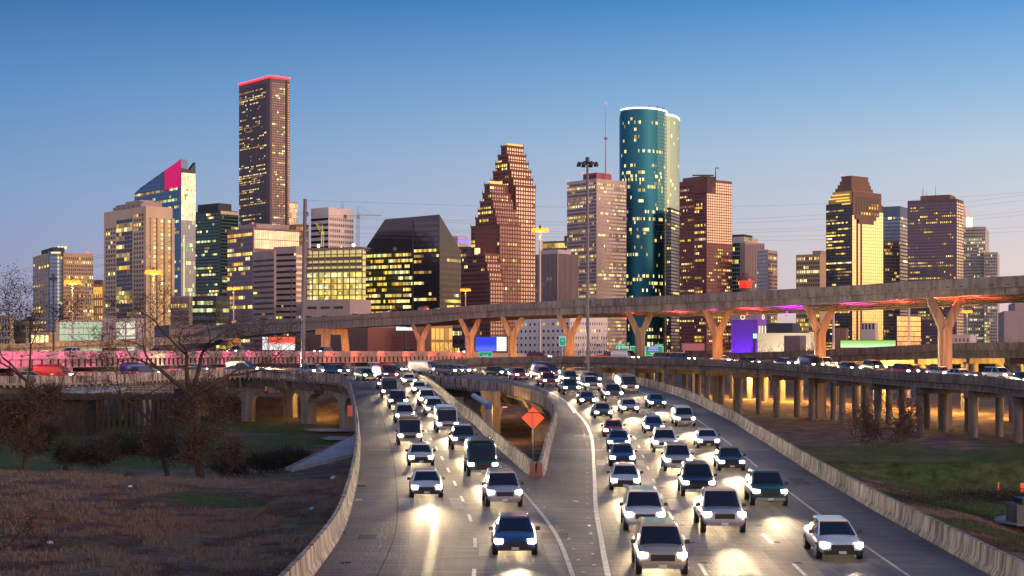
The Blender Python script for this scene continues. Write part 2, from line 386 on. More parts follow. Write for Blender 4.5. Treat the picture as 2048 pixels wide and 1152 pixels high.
# ---------------- barriers
def cumlen(path):
    L = [0]
    for a, b_ in zip(path, path[1:]): L.append(L[-1]+math.dist(a, b_))
    return L
def sub(path, a, b_):
    """part of the path between arc lengths a and b"""
    L = cumlen(path); out = []
    def at(t):
        for k in range(len(L)-1):
            if L[k+1] >= t: f = (t-L[k])/max(1e-9, L[k+1]-L[k]); return tuple(path[k][q]+(path[k+1][q]-path[k][q])*f for q in range(3))
        return path[-1]
    out.append(at(a)); out += [path[k] for k in range(len(path)) if a+.05 < L[k] < b_-.05]; out.append(at(b_)); return out
def segs(mb, prof, path, seg, gap):
    T = cumlen(path)[-1]; t = 0
    while t < T-.5:
        e = min(T, t+seg-gap)
        if e-t > .3: mb.sweep(prof, sub(path, t, e))
        t += seg
def nj(s): return [(0, -.3), (0, .08), (s*.14, .32), (s*.2, .95), (s*.40, .95), (s*.44, -.3)]
def barrier(path, s, label):
    b = MB(); segs(b, nj(s), path, 6.1, .035); o = b.build('concrete_barrier', barm); tag(o, label, 'barrier', 'concrete barriers along the curving roads'); return o
iL = [k for k, q in enumerate(LR) if q[1] > 95.5][0]; iM = [k for k, q in enumerate(ML) if q[1] > 95.5][0]
barrier(LL, 1, 'long pinkish concrete barrier along the left edge of the left road, above grass')
barrier(LR[iL:], -1, 'green-lit concrete barrier on the right side of the left road, ending at the gore')
barrier(ML[iM:], 1, 'concrete barrier on the left side of the wide right road, ending at the gore')
barrier(MR, -1, 'stained concrete barrier along the right edge of the wide right road')
redm = mat('red_reflective_block', (.26, .11, .085), .7)
for q, s, lb in ((LR[iL], -1, 'small reddish end marker on the left barrier nose at the gore'), (ML[iM], 1, 'small reddish end marker on the right barrier nose at the gore')):
    b = MB(); b.hexa([(q[0]-.02 if s > 0 else q[0], q[1]-.12, q[2])]*1+[(q[0]+(-.46 if s > 0 else .46), q[1]-.12, q[2]), (q[0]+(-.46 if s > 0 else .46), q[1]-.03, q[2]), (q[0], q[1]-.03, q[2]), (q[0]-s*.14, q[1]-.12, q[2]+.9), (q[0]-s*.42, q[1]-.12, q[2]+.9), (q[0]-s*.42, q[1]-.03, q[2]+.9), (q[0]-s*.14, q[1]-.03, q[2]+.9)])
    o = b.build('barrier_end_marker', redm); tag(o, lb, 'marker')
# retaining skirts for the at-grade part
b = MB()
for path, s in ((LL, 1), (MR, -1)):
    p = [q for q in path if q[1] < 118 and q[2] < 3]
    b.sweep([(s*.44, -.02), (s*.46, -3.5), (0, -3.5), (0, -.3)], p)
tag(b.build('embankment_wall', concd), kind='structure')
# abutment aprons
apr = nmat('apron_concrete', [(.3, (.17, .19, .22)), (.7, (.32, .35, .39))], (1, 1, 1), 1.2)
def slab(name, pts, t, m, kind='structure'):
    b = MB(); n = len(pts); b.v += [tuple(p) for p in pts]+[(p[0], p[1], p[2]-t) for p in pts]
    b.f.append(tuple(range(n))); b.m.append(0); b.f.append(tuple(reversed(range(n, 2*n)))); b.m.append(0)
    for k in range(n): j = (k+1) % n; b.f.append((k, n+k, n+j, j)); b.m.append(0)
    o = b.build(name, m); tag(o, kind=kind); return o
slab('concrete_apron', [G(1058, 101, .05), G(1094, 101, .05), G(1096, 116, -.1), G(1005, 118, -.3)], .4, apr)
slab('concrete_apron', [G(1005, 118.05, -.3), G(1100, 116.05, -.1), G(1125, 128, -2.75), G(985, 128, -2.75)], .4, concd)
slab('concrete_apron', [P(582, 936, 109), P(712, 905, 112), P(712, 868, 124), P(692, 882, 126)], .3, apr)
slab('concrete_apron', [P(582, 936, 108.8), P(692, 882, 125.8), P(684, 880, 125.8), P(570, 935, 108.8)], .2, concd)
slab('concrete_pad', [P(608, 859, 205), P(650, 856, 210), P(712, 857, 208), P(712, 862, 202), P(640, 862, 202)], .05, apr)
slab('concrete_pad', [P(642, 876, 187), P(660, 872, 190), P(712, 873, 188), P(712, 880, 184), P(655, 879, 184)], .05, apr)
slab('concrete_pad', [P(1958, 1036, 92), P(2010, 1031, 94), P(2110, 1034, 93), P(2110, 1052, 86), P(2035, 1049, 87)], .08, apr)
# ---------------- bridges of the two roads
def loft(mb, A, B, sec):
    n = len(sec); i = len(mb.v)
    for p, q in zip(A, B):
        d = Vector(q)-Vector(p); d.z = 0; L = d.length or 1; u = d/L
        for fr, off, dz in sec:
            z = p[2]+(q[2]-p[2])*fr; mb.v.append((p[0]+d.x*fr+u.x*off, p[1]+d.y*fr+u.y*off, z+dz))
    for k in range(len(A)-1):
        for a in range(n):
            c = (a+1) % n; mb.f.append((i+k*n+a, i+(k+1)*n+a, i+(k+1)*n+c, i+k*n+c)); mb.m.append(0)
    mb.f.append(tuple(i+a for a in range(n))); mb.m.append(0); e = i+(len(A)-1)*n; mb.f.append(tuple(e+a for a in reversed(range(n)))); mb.m.append(0)
def head_at(path, k): a = path[max(0, k-1)]; c = path[min(len(path)-1, k+1)]; v = Vector((c[0]-a[0], c[1]-a[1], 0)); return v.normalized()
def hammer(par, base, u, ztop, w=1.7, half=3.1, r=2.0, th=1.7, m=None):
    """wall-type pier with curved haunches; polygon in plane of u"""
    x, y, z0 = base; H = ztop-z0; pts = [(-w/2, 0), (w/2, 0), (w/2, H-.7-r)]
    for k in range(1, 6): t = math.pi/2*k/5; pts.append((w/2+r*(1-math.cos(t)), H-.7-r+r*math.sin(t)))
    pts += [(half, H-.7), (half, H), (-half, H), (-half, H-.7)]
    for k in range(5, 0, -1): t = math.pi/2*k/5; pts.append((-w/2-r*(1-math.cos(t)), H-.7-r+r*math.sin(t)))
    pts.append((-w/2, H-.7-r))
    v = Vector((-u.y, u.x, 0)); mb = MB(); mb.extr(pts, Vector((x, y, z0))-v*(th/2), u, v, th); return mb.build('pier', m or conc, par)
def bridge(A, B, label, pier_spots, side):
    ks = [k for k in range(len(A)) if min(A[k][1], B[k][1]) > 116.5]; k0 = ks[0]
    A2 = A[k0:]; B2 = B[k0:]; m = min(len(A2), len(B2)); A2 = A2[:m]; B2 = B2[:m]
    root = empty('bridge', (A2[0][0], A2[0][1], -2.6), label, 'bridge', 'elevated roads')
    mb = MB(); loft(mb, A2, B2, [(0, -.45, -.03), (1, .45, -.03), (1, .45, -.32), (0, -.45, -.32)]); mb.build('deck', conc, root)
    mb = MB(); loft(mb, A2, B2, [(0, .7, -.32), (0, 3.6, -.32), (0, 3.2, -1.75), (0, 1.3, -1.75)]); mb.build('girder', concd, root)
    mb = MB(); loft(mb, A2, B2, [(1, -.7, -.32), (1, -1.3, -1.75), (1, -3.2, -1.75), (1, -3.6, -.32)]); mb.build('girder', concd, root)
    # teeth under the outer edge
    E = A2 if side == 'A' else B2; sg = 1 if side == 'A' else -1
    fine = resample(E, step=.85); nn = normals(fine); mb = MB()
    for p, n_ in zip(fine, nn): 
        t = Vector((n_[1], -n_[0], 0))*.32; o = Vector((p[0]+n_[0]*sg*.46, p[1]+n_[1]*sg*.46, p[2]-.62)); mb.obox(o, t, Vector((n_[0], n_[1], 0))*(-sg*.35), .3)
    mb.build('edge_corbels', conc, root)['kind'] = 'stuff'
    fine = resample(E, step=9); nn = normals(fine)
    for p, n_ in zip(fine[1:], nn[1:]):
        mb = MB(); n3 = Vector((n_[0], n_[1], 0))*sg; t = Vector((n_[1], -n_[0], 0)); o = Vector(p)+n3*.35
        a, c = o+Vector((0, 0, -.33)), o-n3*1.0+Vector((0, 0, -1.85))
        mb.hexa([tuple(q) for q in (c, c+t*.45, c+t*.45-n3*.5, c-n3*.5, a, a+t*.45, a+t*.45-n3*.6, a-n3*.6)]); mb.build('rib', conc, root)
    for (k, inn, half) in pier_spots:
        p = E[k] if k >= 0 else E[k]; n_ = normals(E)[k]; u = head_at(E, k); c = Vector((p[0]-n_[0]*sg*inn, p[1]-n_[1]*sg*inn, 0))
        hammer(root, (c.x, c.y, -3.4), u, p[2]-1.75, half=half)
    return root, E
def near_px(path, px, ymin=100):
    return min([k for k in range(len(path)) if path[k][1] > ymin], key=lambda k: abs(path[k][0]/path[k][1]*F+1024-px))
def spots(A, pxs, inn=2.4, half=3.0):
    k0 = [k for k in range(len(A)) if A[k][1] > 116.5][0]; out = []
    for px in pxs: out.append((near_px(A, px, 175)-k0, inn, half))
    return out
# left road: keep A and B aligned
bridge(LL, LR, 'pale concrete bridge carrying the left road on arched hammerhead piers over the grass', spots(LL, [660, 585, 495, 400, 310]), 'A')
k0 = [k for k in range(len(ML)) if min(ML[k][1], MR[k][1]) > 116.5][0]
bridge(ML, MR, 'wide concrete bridge carrying the right road, seen through the gap behind the gore', [(near_px(ML[:95], 1105, 140)-k0, 2.6, 2.4), (near_px(ML[:110], 1040, 165)-k0, 2.6, 2.4)]+spots(ML, [925, 560, 430]), 'A')

# ---------------- generic girder viaduct
def viaduct(label, near, W, ph, gd, ng, span, mpar, mgir, cat='viaduct', name='viaduct', slots=2.6, stiff=False):
    """near = top of the near parapet, left to right; far side at +u"""
    path = [(p[0], p[1], p[2]-ph) for p in near]
    root = empty(name, (path[0][0], path[0][1], -2.6), label, cat, 'elevated roads')
    mb = MB(); mb.sweep([(-.05, -.02), (W+.05, -.02), (W+.05, -.25), (-.05, -.25)], path); mb.build('deck', roadm if not stiff else asph, root)
    for u, s in ((0, 1), (W, -1)):
        mb = MB(); segs(mb, [(u-s*.1, -.3), (u-s*.1, ph), (u+s*.18, ph), (u+s*.32, .02), (u+s*.32, -.3)], path, 9, .06); mb.build('parapet', mpar, root)
    for g in range(ng):
        u = .45+(W-.9)*g/(ng-1); mb = MB(); segs(mb, [(u-.22, -.25), (u+.22, -.25), (u+.15, -.45), (u+.15, -gd+.25), (u+.3, -gd), (u-.3, -gd), (u-.15, -gd+.25), (u-.15, -.45)], path, span, .2); mb.build('girder', mgir, root)
    if slots:
        fine = resample(path, step=slots); nn = normals(fine); mb = MB()
        for p, n_ in zip(fine, nn):
            o = Vector((p[0]-n_[0]*.125, p[1]-n_[1]*.125, p[2]-.02)); mb.obox(o, Vector((n_[1], -n_[0], 0))*.55, Vector((n_[0], n_[1], 0))*.04, .13)
        mb.build('drain_slots', dsteel, root)['kind'] = 'stuff'
    if stiff:
        fine = resample(path, step=1.6); nn = normals(fine); mb = MB()
        for p, n_ in zip(fine, nn):
            o = Vector((p[0]+n_[0]*.02, p[1]+n_[1]*.02, p[2]-gd+.1)); mb.obox(o, Vector((n_[1], -n_[0], 0))*.1, Vector((n_[0], n_[1], 0))*.28, gd-.4)
        mb.build('stiffeners', dsteel, root)['kind'] = 'stuff'
    return root, path
def at_px(path, px): k = min(range(len(path)), key=lambda k: abs(path[k][0]/path[k][1]*F+1024-px)); return k
# flyover on Y piers
fy = [(2400, 133, 535), (2048, 150, 551), (1890, None, 559), (1640, None, 574.5), (1435, None, 586), (1280, None, 594), (1140, None, 600.5), (1025, None, 606), (940, None, 611), (840, None, 620), (760, None, 625), (670, None, 632), (520, None, 641), (450, None, 648)]
near = []
for px, Y, py in fy:
    Y = 9.15*F/(HY-py) if Y is None else Y*1.32; near.append(P(px, py, Y))
near += [P(415, 655, 690), P(396, 663, 760), P(392, 668, 830), P(396, 672, 900)]
near = resample(near[::-1], 140)
MB.bank = lambda p: interp([(850, .05), (1100, .07), (1400, .12), (2100, .12)], p[0]/p[1]*F+1024)*.9 if p[0]/p[1]*F+1024 > 760 else -.02
deepf = lambda px: interp([(400, 4.6), (450, 4.3), (520, 3.2), (670, 2.2), (840, 2.0), (940, 1.5), (1025, 1.4), (1280, 1.4), (1640, 1.25), (1890, 1.0)], px)
MB.deep = lambda p: deepf(p[0]/p[1]*F+1024)
fly, fpath = viaduct('long high concrete flyover on Y-shaped piers sweeping across the picture in front of the skyline', near, 8.5, 1.15, 1.25, 5, 22, conc, conc, name='flyover')
MB.bank = None; MB.deep = None
piermat = nmat('pier_concrete', [(.3, (.25, .20, .15)), (.7, (.36, .29, .22))], (1, 1, .3), .7, extra=[((1.6, 1.6, .15), 1.2, .4, .35, .6)])
def ypier(par, c, u, zt, zb, th=1.5):
    H = zt-zb; poly = [(-.88, 0), (.88, 0), (.88, H-4.5), (2.75, H), (1.75, H), (0, H-3.3), (-1.75, H), (-2.75, H), (-.88, H-4.5)]
    v = Vector((-u.y, u.x, 0)); mb = MB(); mb.extr(poly, Vector((c.x, c.y, zb))-v*(th/2), u, v, th)
    # chamfer flanges on the long edges give the hexagonal section
    mb.extr([(-.5, .02), (.5, .02), (.5, H-4.6), (0, H-3.9), (-.5, H-4.6)], Vector((c.x, c.y, zb))-v*(th/2+.25), u, v, .26)
    return mb.build('y_pier', piermat, par)
for px in (1890, 1640, 1435, 1280, 1140, 1025, 940, 842):
    k = at_px(fpath, px); n_ = normals(fpath)[k]; p = fpath[k]; c = Vector((p[0]+n_[0]*3.6, p[1]+n_[1]*3.6, 0)); u = Vector((1, -.12, 0)).normalized()
    sc_ = p[1]
    # keep the pier at its photo column
    c.x = (px-1024)/F*c.y
    ypier(fly, c, u, p[2]-1.25*deepf(px), -3.8)
k = at_px(fpath, 842); p = fpath[k]; mb = MB(); n_ = normals(fpath)[k]
# portal bent and piers further left
for px, a, b2 in ((672, 640, 704), (470, 452, 486)):
    k = at_px(fpath, px); n_ = normals(fpath)[k]; p = fpath[k]; Y = p[1]+4; mb = MB(); zt = p[2]-1.27*deepf(px)
    xa, xb = (a-1024)/F*Y, (b2-1024)/F*Y; zc = zt-1.9 if px > 600 else zt-1.2
    mb.extr([(xa, 0), (xa+2.6, 0), (xa+3.2, zc+2.6), (xb-3.6, zc+2.6), (xb-2.4, 0), (xb, 0), (xb-1.6, zt+2.6), (xa-1.5, zt+2.6), (xa-1.5, zc+2.6), (xa+.4, zc+2.6)], (0, Y, -2.6), Vector((1, 0, 0)), Vector((0, 1, 0)), 2.0)
    mb.build('portal_pier', piermat, fly)
# back deck on round columns
bk = [P(2400, 790, 150), P(2048, 761, 175), P(1967, 752, 186), P(1788, 742, 205), P(1640, 731, 228), P(1500, 723, 250), P(1400, 718, 262), P(1180, 713.5, 280), P(1024, 714.5, 286), P(870, 722, 284), P(800, 729, 281), P(720, 735, 279), P(600, 738, 278), P(450, 739, 276)]
bk = resample(bk[::-1], 130)
bkd, bpath = viaduct('low curving concrete viaduct on round columns passing behind the wide right road', bk, 10, .85, 1.15, 6, 16, concd, concd)
def bent(par, path, px, W, nc, zb, r=.5, capd=.9, gd=1.15, um=.0):
    k = at_px(path, px); p = path[k]; n_ = normals(path)[k]; nv = Vector((n_[0], n_[1], 0)); t = Vector((n_[1], -n_[0], 0)); zt = p[2]-gd
    mb = MB(); o = Vector((p[0], p[1], zt-capd))+nv*(.1)-t*.6; mb.obox(o, t*1.2, nv*(W-.2), capd); mb.build('cap_beam', concd, par)
    for q in range(nc):
        c = Vector((p[0], p[1], 0))+nv*(1.2+(W-2.4)*q/(nc-1)); mb = MB(); mb.tube((c.x, c.y, zb), (c.x, c.y, zt-capd), r, r, 14, cap=False); mb.build('column', concd, par, smooth=True)
for px in (2100, 2018, 1925, 1830, 1745, 1672, 1605, 1540, 1470, 1405, 1330, 1260, 1185): bent(bkd, bpath, px, 10, 3, -3.6)
# third deck, behind on the right
td = [P(2400, 680, 215), P(2048, 684, 228), P(1873, 688, 255), P(1656, 699, 290), P(1560, 703, 305), P(1450, 706, 325), P(1330, 709, 350), P(1250, 711, 372)]
td = resample(td[::-1], 70); thd, tpath = viaduct('brownish concrete viaduct behind the Y piers at the right, just above the low curving one', td, 11, .95, 1.5, 6, 24, concd, concd)
for px in (2120, 2020, 1930, 1835, 1750, 1665, 1590, 1520, 1450): bent(thd, tpath, px, 11, 3, -3.6, r=.65, gd=1.5)
# pink-lit steel girder deck on the left
pinkp = nmat('light_parapet', [(.3, (.24, .20, .21)), (.7, (.36, .31, .32))], (1, 1, 1), .6)
pd = [P(-250, 703, 205), P(0, 703, 212), P(150, 702.5, 222), P(400, 702, 262), P(600, 702.5, 300), P(880, 703, 345), P(1000, 706, 365), P(1100, 709, 385)]
pd = resample(pd, 90); pkd, ppath = viaduct('low pink-lit steel girder bridge with a pale parapet crossing the left side', pd, 10, .85, 1.55, 6, 25, pinkp, mat('painted_girder', (.30, .24, .25), .6), slots=0, stiff=True)
for px in (28, 150, 260, 480, 560, 700, 780): bent(pkd, ppath, px, 10, 3, -4.5, r=.38, gd=1.55, capd=.9)
# thin sodium-lit ramp far left
rd = [P(-300, 694, 380), P(0, 689, 400), P(150, 683.5, 415), P(300, 677.5, 440), P(380, 674, 470), P(430, 673, 520)]
rd = resample(rd, 60); rmp, rpath = viaduct('slender orange-lit concrete ramp below the low civic building at the far left', rd, 8, .8, 1.3, 4, 30, conc, conc, slots=0)
for px in (40, 222, 340): 
    k = at_px(rpath, px); p = rpath[k]; hammer(rmp, (p[0], p[1]+4, -2.6), Vector((1, 0, 0)), p[2]-1.3, w=2, half=3.5, r=1.2, m=piermat)

# timber trestle with railing
tr = empty('footbridge', G(180, 196, -2.6), 'low dark timber trestle footbridge with a pale metal railing at the left', 'footbridge')
z = P(0, 788, 196)[2]; x0, x1 = G(-120, 196, 0)[0], G(352, 196, 0)[0]
mb = MB(); mb.box(x0, x1, 195, 199, z-.25, z); mb.box(x0, x1, 194.9, 195.1, z-.7, z-.02); mb.build('deck', wood, tr)
random.seed(5)
mb = MB(); x = G(195, 196, 0)[0]
while x < x1: mb.box(x, x+.32, 195.2, 195.55, -5.2, z-.7); x += random.uniform(.55, .8)
mb.build('timber_piles', wood, tr)
mb = MB(); mb.box(x0, G(195, 196, 0)[0], 196.5, 197, -5, z-.7); mb.build('abutment_wall', wood, tr)
mb = MB(); x = G(70, 196, 0)[0]
while x < x1: mb.box(x, x+.06, 195.0, 195.06, z, z+1.05); x += 1.3
for dz in (.35, .7, 1.02): mb.box(G(70, 196, 0)[0], x1, 194.98, 195.04, z+dz, z+dz+.05)
mb.build('railing', steel, tr)
slab('paved_slope', [P(70, 781, 203), P(180, 783, 203), P(252, 775, 207), P(180, 764, 212), P(125, 757, 214)], .3, apr)
# ---------------- skyline
random.seed(11)
LIT = [mat('lit_amber', (.02, .02, .02), .4, emit=(1., .52, .07), es=.95), mat('lit_yellow', (.02, .02, .02), .4, emit=(1., .70, .14), es=1.15), mat('lit_cream', (.02, .02, .02), .4, emit=(1., .84, .36), es=1.4), mat('lit_dim', (.02, .02, .02), .4, emit=(1., .58, .18), es=.38), mat('lit_greenish', (.02, .02, .02), .4, emit=(.80, .95, .45), es=1.0)]
VAR = {}
for m_ in LIT:
    e_ = m_.node_tree.nodes['Principled BSDF']; c_ = tuple(e_.inputs['Emission Color'].default_value)[:3]; k_ = e_.inputs['Emission Strength'].default_value
    VAR[m_.name] = [m_]+[mat('%s_%s' % (m_.name, n_), (.02, .02, .02), .4, emit=c_, es=k_*f_) for n_, f_ in (('soft', .62), ('faint', .34), ('bright', 1.45))]
def glass(name, c, metal=.75, rough=.12): return mat('glass_'+name, c, rough, metal)
GL = {'dark': glass('dark', (.05, .06, .09)), 'blue': glass('blue', (.12, .19, .30), .8, .2), 'teal_half_sheen': glass('teal_half_sheen', (.10, .33, .38), .8, .5), 'teal': glass('teal', (.03, .20, .30), .75, .58), 'gold': glass('gold', (.95, .78, .45), .95, .16),  # gold, cream and warm tints put reflected sunset into right-face glass
      'warm': glass('warm', (.40, .32, .29), .85, .25), 'violet': glass('violet', (.12, .10, .16), .7), 'grey': glass('grey', (.25, .25, .30), .8), 'soot': glass('soot', (.02, .022, .03), .3, .2), 'cream': glass('cream', (.78, .64, .50), .9, .28), 'dusk': glass('dusk', (.17, .135, .145), .85, .3), 'green': glass('green', (.03, .08, .09), .7), 'teal_sheen': glass('teal_sheen', (.46, .62, .48), .85, .42)}
def wall(name, c, s=.06): 
    return nmat('wall_'+name, [(.3, tuple(v*.82 for v in c)), (.7, tuple(min(1, v*1.08) for v in c))], (1, 1, .4), s, rough=.75)
WL = {k: wall(k, v) for k, v in {'tan': (.50, .37, .24), 'beige': (.62, .50, .36), 'brown': (.20, .12, .10), 'redgranite': (.215, .085, .08), 'purple': (.15, .12, .15), 'lilac': (.56, .47, .46), 'white': (.78, .72, .70), 'darkblue': (.05, .06, .09), 'dark': (.06, .06, .075), 'grey': (.52, .50, .48), 'teal': (.04, .15, .20), 'gold': (.55, .38, .16), 'greenbl': (.05, .09, .10), 'taupe': (.26, .20, .19), 'orange': (.5, .28, .12), 'mauve': (.40, .32, .33), 'bluegr': (.12, .18, .28)}.items()}
redlamp = mat('red_beacon', (.3, .02, .02), .4, emit=(1, .05, .08), es=3.5)
whitelamp = mat('white_lamp', (.8, .8, .8), .4, emit=(1, .95, .85), es=4)
class Tower:
    def __init__(s, name, label, xL, xC, xR, ytop, Y, a, wl, zb=-3.2, base=None):
        s.Y = Y; kL, kC, kR = [(q-1024)/F for q in (xL, xC, xR)]; a = R(a); s.a = a
        s.c = Vector((kC*Y, Y, 0)); s.d1 = Vector((-math.cos(a), math.sin(a), 0)); s.d2 = Vector((math.sin(a), math.cos(a), 0))
        s.t1 = (s.c.x-kL*Y)/(math.cos(a)+kL*math.sin(a)); s.t2 = (kR*Y-s.c.x)/(math.sin(a)-kR*math.cos(a))
        s.z0 = zb; s.z1 = ZC+(HY-ytop)/F*Y; s.wl = wl; s.wins = []; s.root = empty(name, (s.c.x, s.c.y, zb), label, 'building')
        s.n1 = Vector((-math.sin(a), -math.cos(a), 0)); s.n2 = Vector((math.cos(a), -math.sin(a), 0)); s.mats = []
        if base is None: s.body('wall', s.z0, s.z1)
    def z(s, py, Y=None): return ZC+(HY-py)/F*(Y or s.Y)
    def pt(s, u, v): return s.c+s.d1*u+s.d2*v
    def uL(s, px):
        k = (px-1024)/F; return (s.c.x-k*s.Y)/(math.cos(s.a)+k*math.sin(s.a))
    def uR(s, px):
        k = (px-1024)/F; return (k*s.Y-s.c.x)/(math.sin(s.a)-k*math.cos(s.a))
    def body(s, nm, z0, z1, u0=0, u1=None, v0=0, v1=None, m=None, par=None):
        u1 = s.t1 if u1 is None else u1; v1 = s.t2 if v1 is None else v1
        b = MB(); b.obox(s.pt(u0, v0)+Vector((0, 0, z0)), s.d1*(u1-u0), s.d2*(v1-v0), z1-z0); return b.build(nm, m or s.wl, par or s.root)
    def mi(s, m):
        if m not in s.mats: s.mats.append(m)
        return s.mats.index(m)
    def grid(s, face, t0, t1, z0, z1, cols, rows, fw, fh, g, p=.2, lits=(0, 1, 1, 2, 3), off=0., mask=None, run=.6, proud=.12, rowp=None, full=False):
        """face L or R; t along the face from the corner"""
        d, n = (s.d1, s.n1) if face == 'L' else (s.d2, s.n2)
        o = s.c+(s.n1 if face == 'L' else s.n2)*(off+proud)
        cw = (t1-t0)/cols; rh = (z1-z0)/rows; gi = s.mi(g); li = [s.mi(LIT[k]) for k in lits]
        for r in range(rows):
            pr = p if full else min(.92, (rowp(r/rows) if rowp else p)*random.choice((.15, .5, 1., 1.5, 3.0))); on = False; lk = random.choice(li)
            for c in range(cols):
                if random.random() > run: on = random.random() < pr
                if random.random() < .25: lk = random.choice(li)
                ta = t0+cw*(c+.5-fw/2); tb = ta+cw*fw; za = z0+rh*(r+.5-fh/2); zb = za+rh*fh
                if mask and not mask((ta+tb)/2, (za+zb)/2): continue
                j = random.uniform(-.03, .03)*min(1, cw*fw); k2 = random.uniform(-.025, .025)
                e = abs(j)+abs(k2)
                q = [o+d*ta+n*e, o+d*tb+n*(e+j), o+d*tb+n*(e+j+k2), o+d*ta+n*(e+k2)]; zz = (za, za, zb, zb)
                s.wins.append(([(v.x, v.y, h) for v, h in zip(q, zz)], s.mi(random.choice(VAR[s.mats[lk].name])) if on else gi))
    def done(s, single=100):
        if not s.wins: return s.root
        def area(w): a, b_, c_, d_ = [Vector(x) for x in w[0]]; return ((b_-a).cross(d_-a)).length/(a.y**2)
        W = sorted(s.wins, key=area, reverse=True) if single else s.wins
        # ties: prefer lit ones
        first = [w_ for w_ in W[:max(single, 0)]]; rest = W[max(single, 0):]
        for vs_, k in first:
            b = MB(); b.quad(*vs_); b.build('window', s.mats[k], s.root)
        if rest:
            b = MB()
            for vs_, k in rest: b.quad(*vs_, k)
            o = b.build('windows', s.mats, s.root)
            if len(rest) > 1: o['kind'] = 'stuff'
        return s.root
    def roofbox(s, u0, u1, v0, v1, h, m=None, nm='roof_plant', z=None): z = s.z1 if z is None else z; return s.body(nm, z, z+h, s.t1*u0, s.t1*u1, s.t2*v0, s.t2*v1, m)
    def beacon(s, u, v, z=None, r=.9):
        b = MB(); p = s.pt(s.t1*u, s.t2*v); b.ball((p.x, p.y, (s.z1 if z is None else z)+r), r, 6); return b.build('beacon', redlamp, s.root)
    def mast(s, px, py0, py1, r, m=None, nm='antenna'):
        x = (px-1024)/F*s.Y; b = MB(); b.tube((x, s.Y+8, s.z(py0)), (x, s.Y+8, s.z(py1)), r, r*.5, 6); return b.build(nm, m or steel, s.root)
T = Tower
# --- far and behind
t = T('apartment_tower', 'tan and blue glass apartment tower at the far left with bright rooftop lamps', 66, 99, 187, 505, 1000, 62, WL['tan'])
t.grid('L', 0, t.t1, 3, t.z(512), 6, 26, .5, .62, GL['dark'], .25); t.grid('R', t.uR(128), t.t2, 3, t.z(512), 14, 26, .5, .62, GL['dark'], .28, run=.3)
b = MB(); p0 = t.pt(0, 0); p1 = t.pt(0, t.uR(127)); pts = []
for k in range(9):
    f = k/8; q = p0.lerp(p1, f)+t.n2*(3.2*math.sin(math.pi*f)); pts.append((q.x, q.y))
b.prism(pts+[(t.pt(4, t.uR(127)).x, t.pt(4, 0).y+6), (t.pt(4, 0).x, t.pt(4, 0).y)], -3, t.z(503)); b.build('glass_bay', mat('bay_glass', (.07, .10, .20), .15, .6), t.root)
for k in range(26):
    za = 3+k*(t.z(512)-3)/26; gi = t.mi(GL['blue']); on = random.random() < .35
    for j in range(8):
        a_, b_ = Vector((*pts[j], 0))+t.n2*.2, Vector((*pts[j+1], 0))+t.n2*.2
        t.wins.append(([(a_.x, a_.y, za+.5), (b_.x, b_.y, za+.5), (b_.x, b_.y, za+2.2), (a_.x, a_.y, za+2.2)], t.mi(LIT[1]) if on and random.random() < .6 and j > 3 else gi))
t.roofbox(.1, .8, .12, .38, 4, WL['dark']); b = MB(); b.box(pts[1][0], pts[7][0], pts[4][1]-1, pts[4][1]-.4, t.z(507), t.z(504)); b.build('cornice_light', LIT[2], t.root)
for u in (.2, .5, .8): 
    b = MB(); q = t.pt(t.t1*.3, t.t2*(.28+u*.25)); b.ball((q.x, q.y, t.z1+4.6), 1.1, 8); b.build('roof_lamp', LIT[2], t.root)
t.beacon(.1, .9); t.beacon(.9, .98); t.done()
t = T('office_building', 'small cream office building with lit lower floors at the left edge', -30, 20, 27, 630, 1150, 40, WL['beige'])
t.grid('L', 0, t.t1, 4, t.z(634), 9, 5, .5, .6, GL['dark'], .4); t.done()
t = T('office_building', 'squat cream classical block right of the one at the left edge', 20, 52, 58, 643, 1160, 40, WL['beige']); t.grid('L', 0, t.t1, 2, t.z(647), 9, 4, .45, .6, GL['dark'], .1); t.roofbox(0, 1, 0, 1, 1.2, WL['mauve'], 'cornice'); t.done()
t = T('office_building', 'narrow dark purple building beside the tan glass apartment tower', 52, 64, 70, 634, 1250, 40, WL['purple']); t.grid('L', 0, t.t1, 2, t.z(637), 3, 6, .5, .5, GL['dark'], .1); t.done(0)
t = T('office_building', 'amber-lit classical building between the two left apartment towers', 180, 206, 214, 568, 1350, 40, WL['orange'])
t.grid('L', 0, t.t1, 8, t.z(582), 6, 7, .5, .7, LIT[0], .6); b = MB(); b.obox(t.pt(0, 0)+t.n1*.6+Vector((0, 0, t.z(588))), t.d1*t.t1, t.n1*.3, t.z(574)-t.z(588)); b.build('lit_frieze', LIT[0], t.root); t.roofbox(.2, .8, .2, .8, 4, WL['brown']); t.done(30)
# 2 beige tower
t = T('apartment_tower', 'tall beige apartment tower with dark central glass bays and orange-lit balconies', 208, 292, 345, 412, 1080, 50, WL['beige'])
t.grid('L', t.uL(288), t.uL(267), 0, t.z(424), 4, 31, .52, .58, GL['soot'], .12); t.grid('L', t.uL(231), t.uL(211), 0, t.z(444), 4, 29, .52, .58, GL['soot'], .15)
t.grid('L', t.uL(265), t.uL(233), 2, t.z(432), 6, 32, .86, .84, GL['dark'], .32, run=.4)
t.grid('R', t.uR(298), t.uR(342), 0, t.z(436), 6, 31, .62, .62, LIT[0], .75, lits=(0, 0, 3, 2)); 
for k in (300, 313, 328, 342):
    v = t.uR(k); b = MB(); b.obox(t.pt(0, v)+t.n2*.1+Vector((0, 0, -3)), t.d2*1.9, t.n2*1.7, t.z1-5); b.build('pilaster', WL['beige'], t.root)
t.roofbox(.12, .78, .1, .8, 4.2, WL['mauve'], 'crown'); t.roofbox(.25, .6, .2, .7, 6, WL['mauve'], 'crown'); 
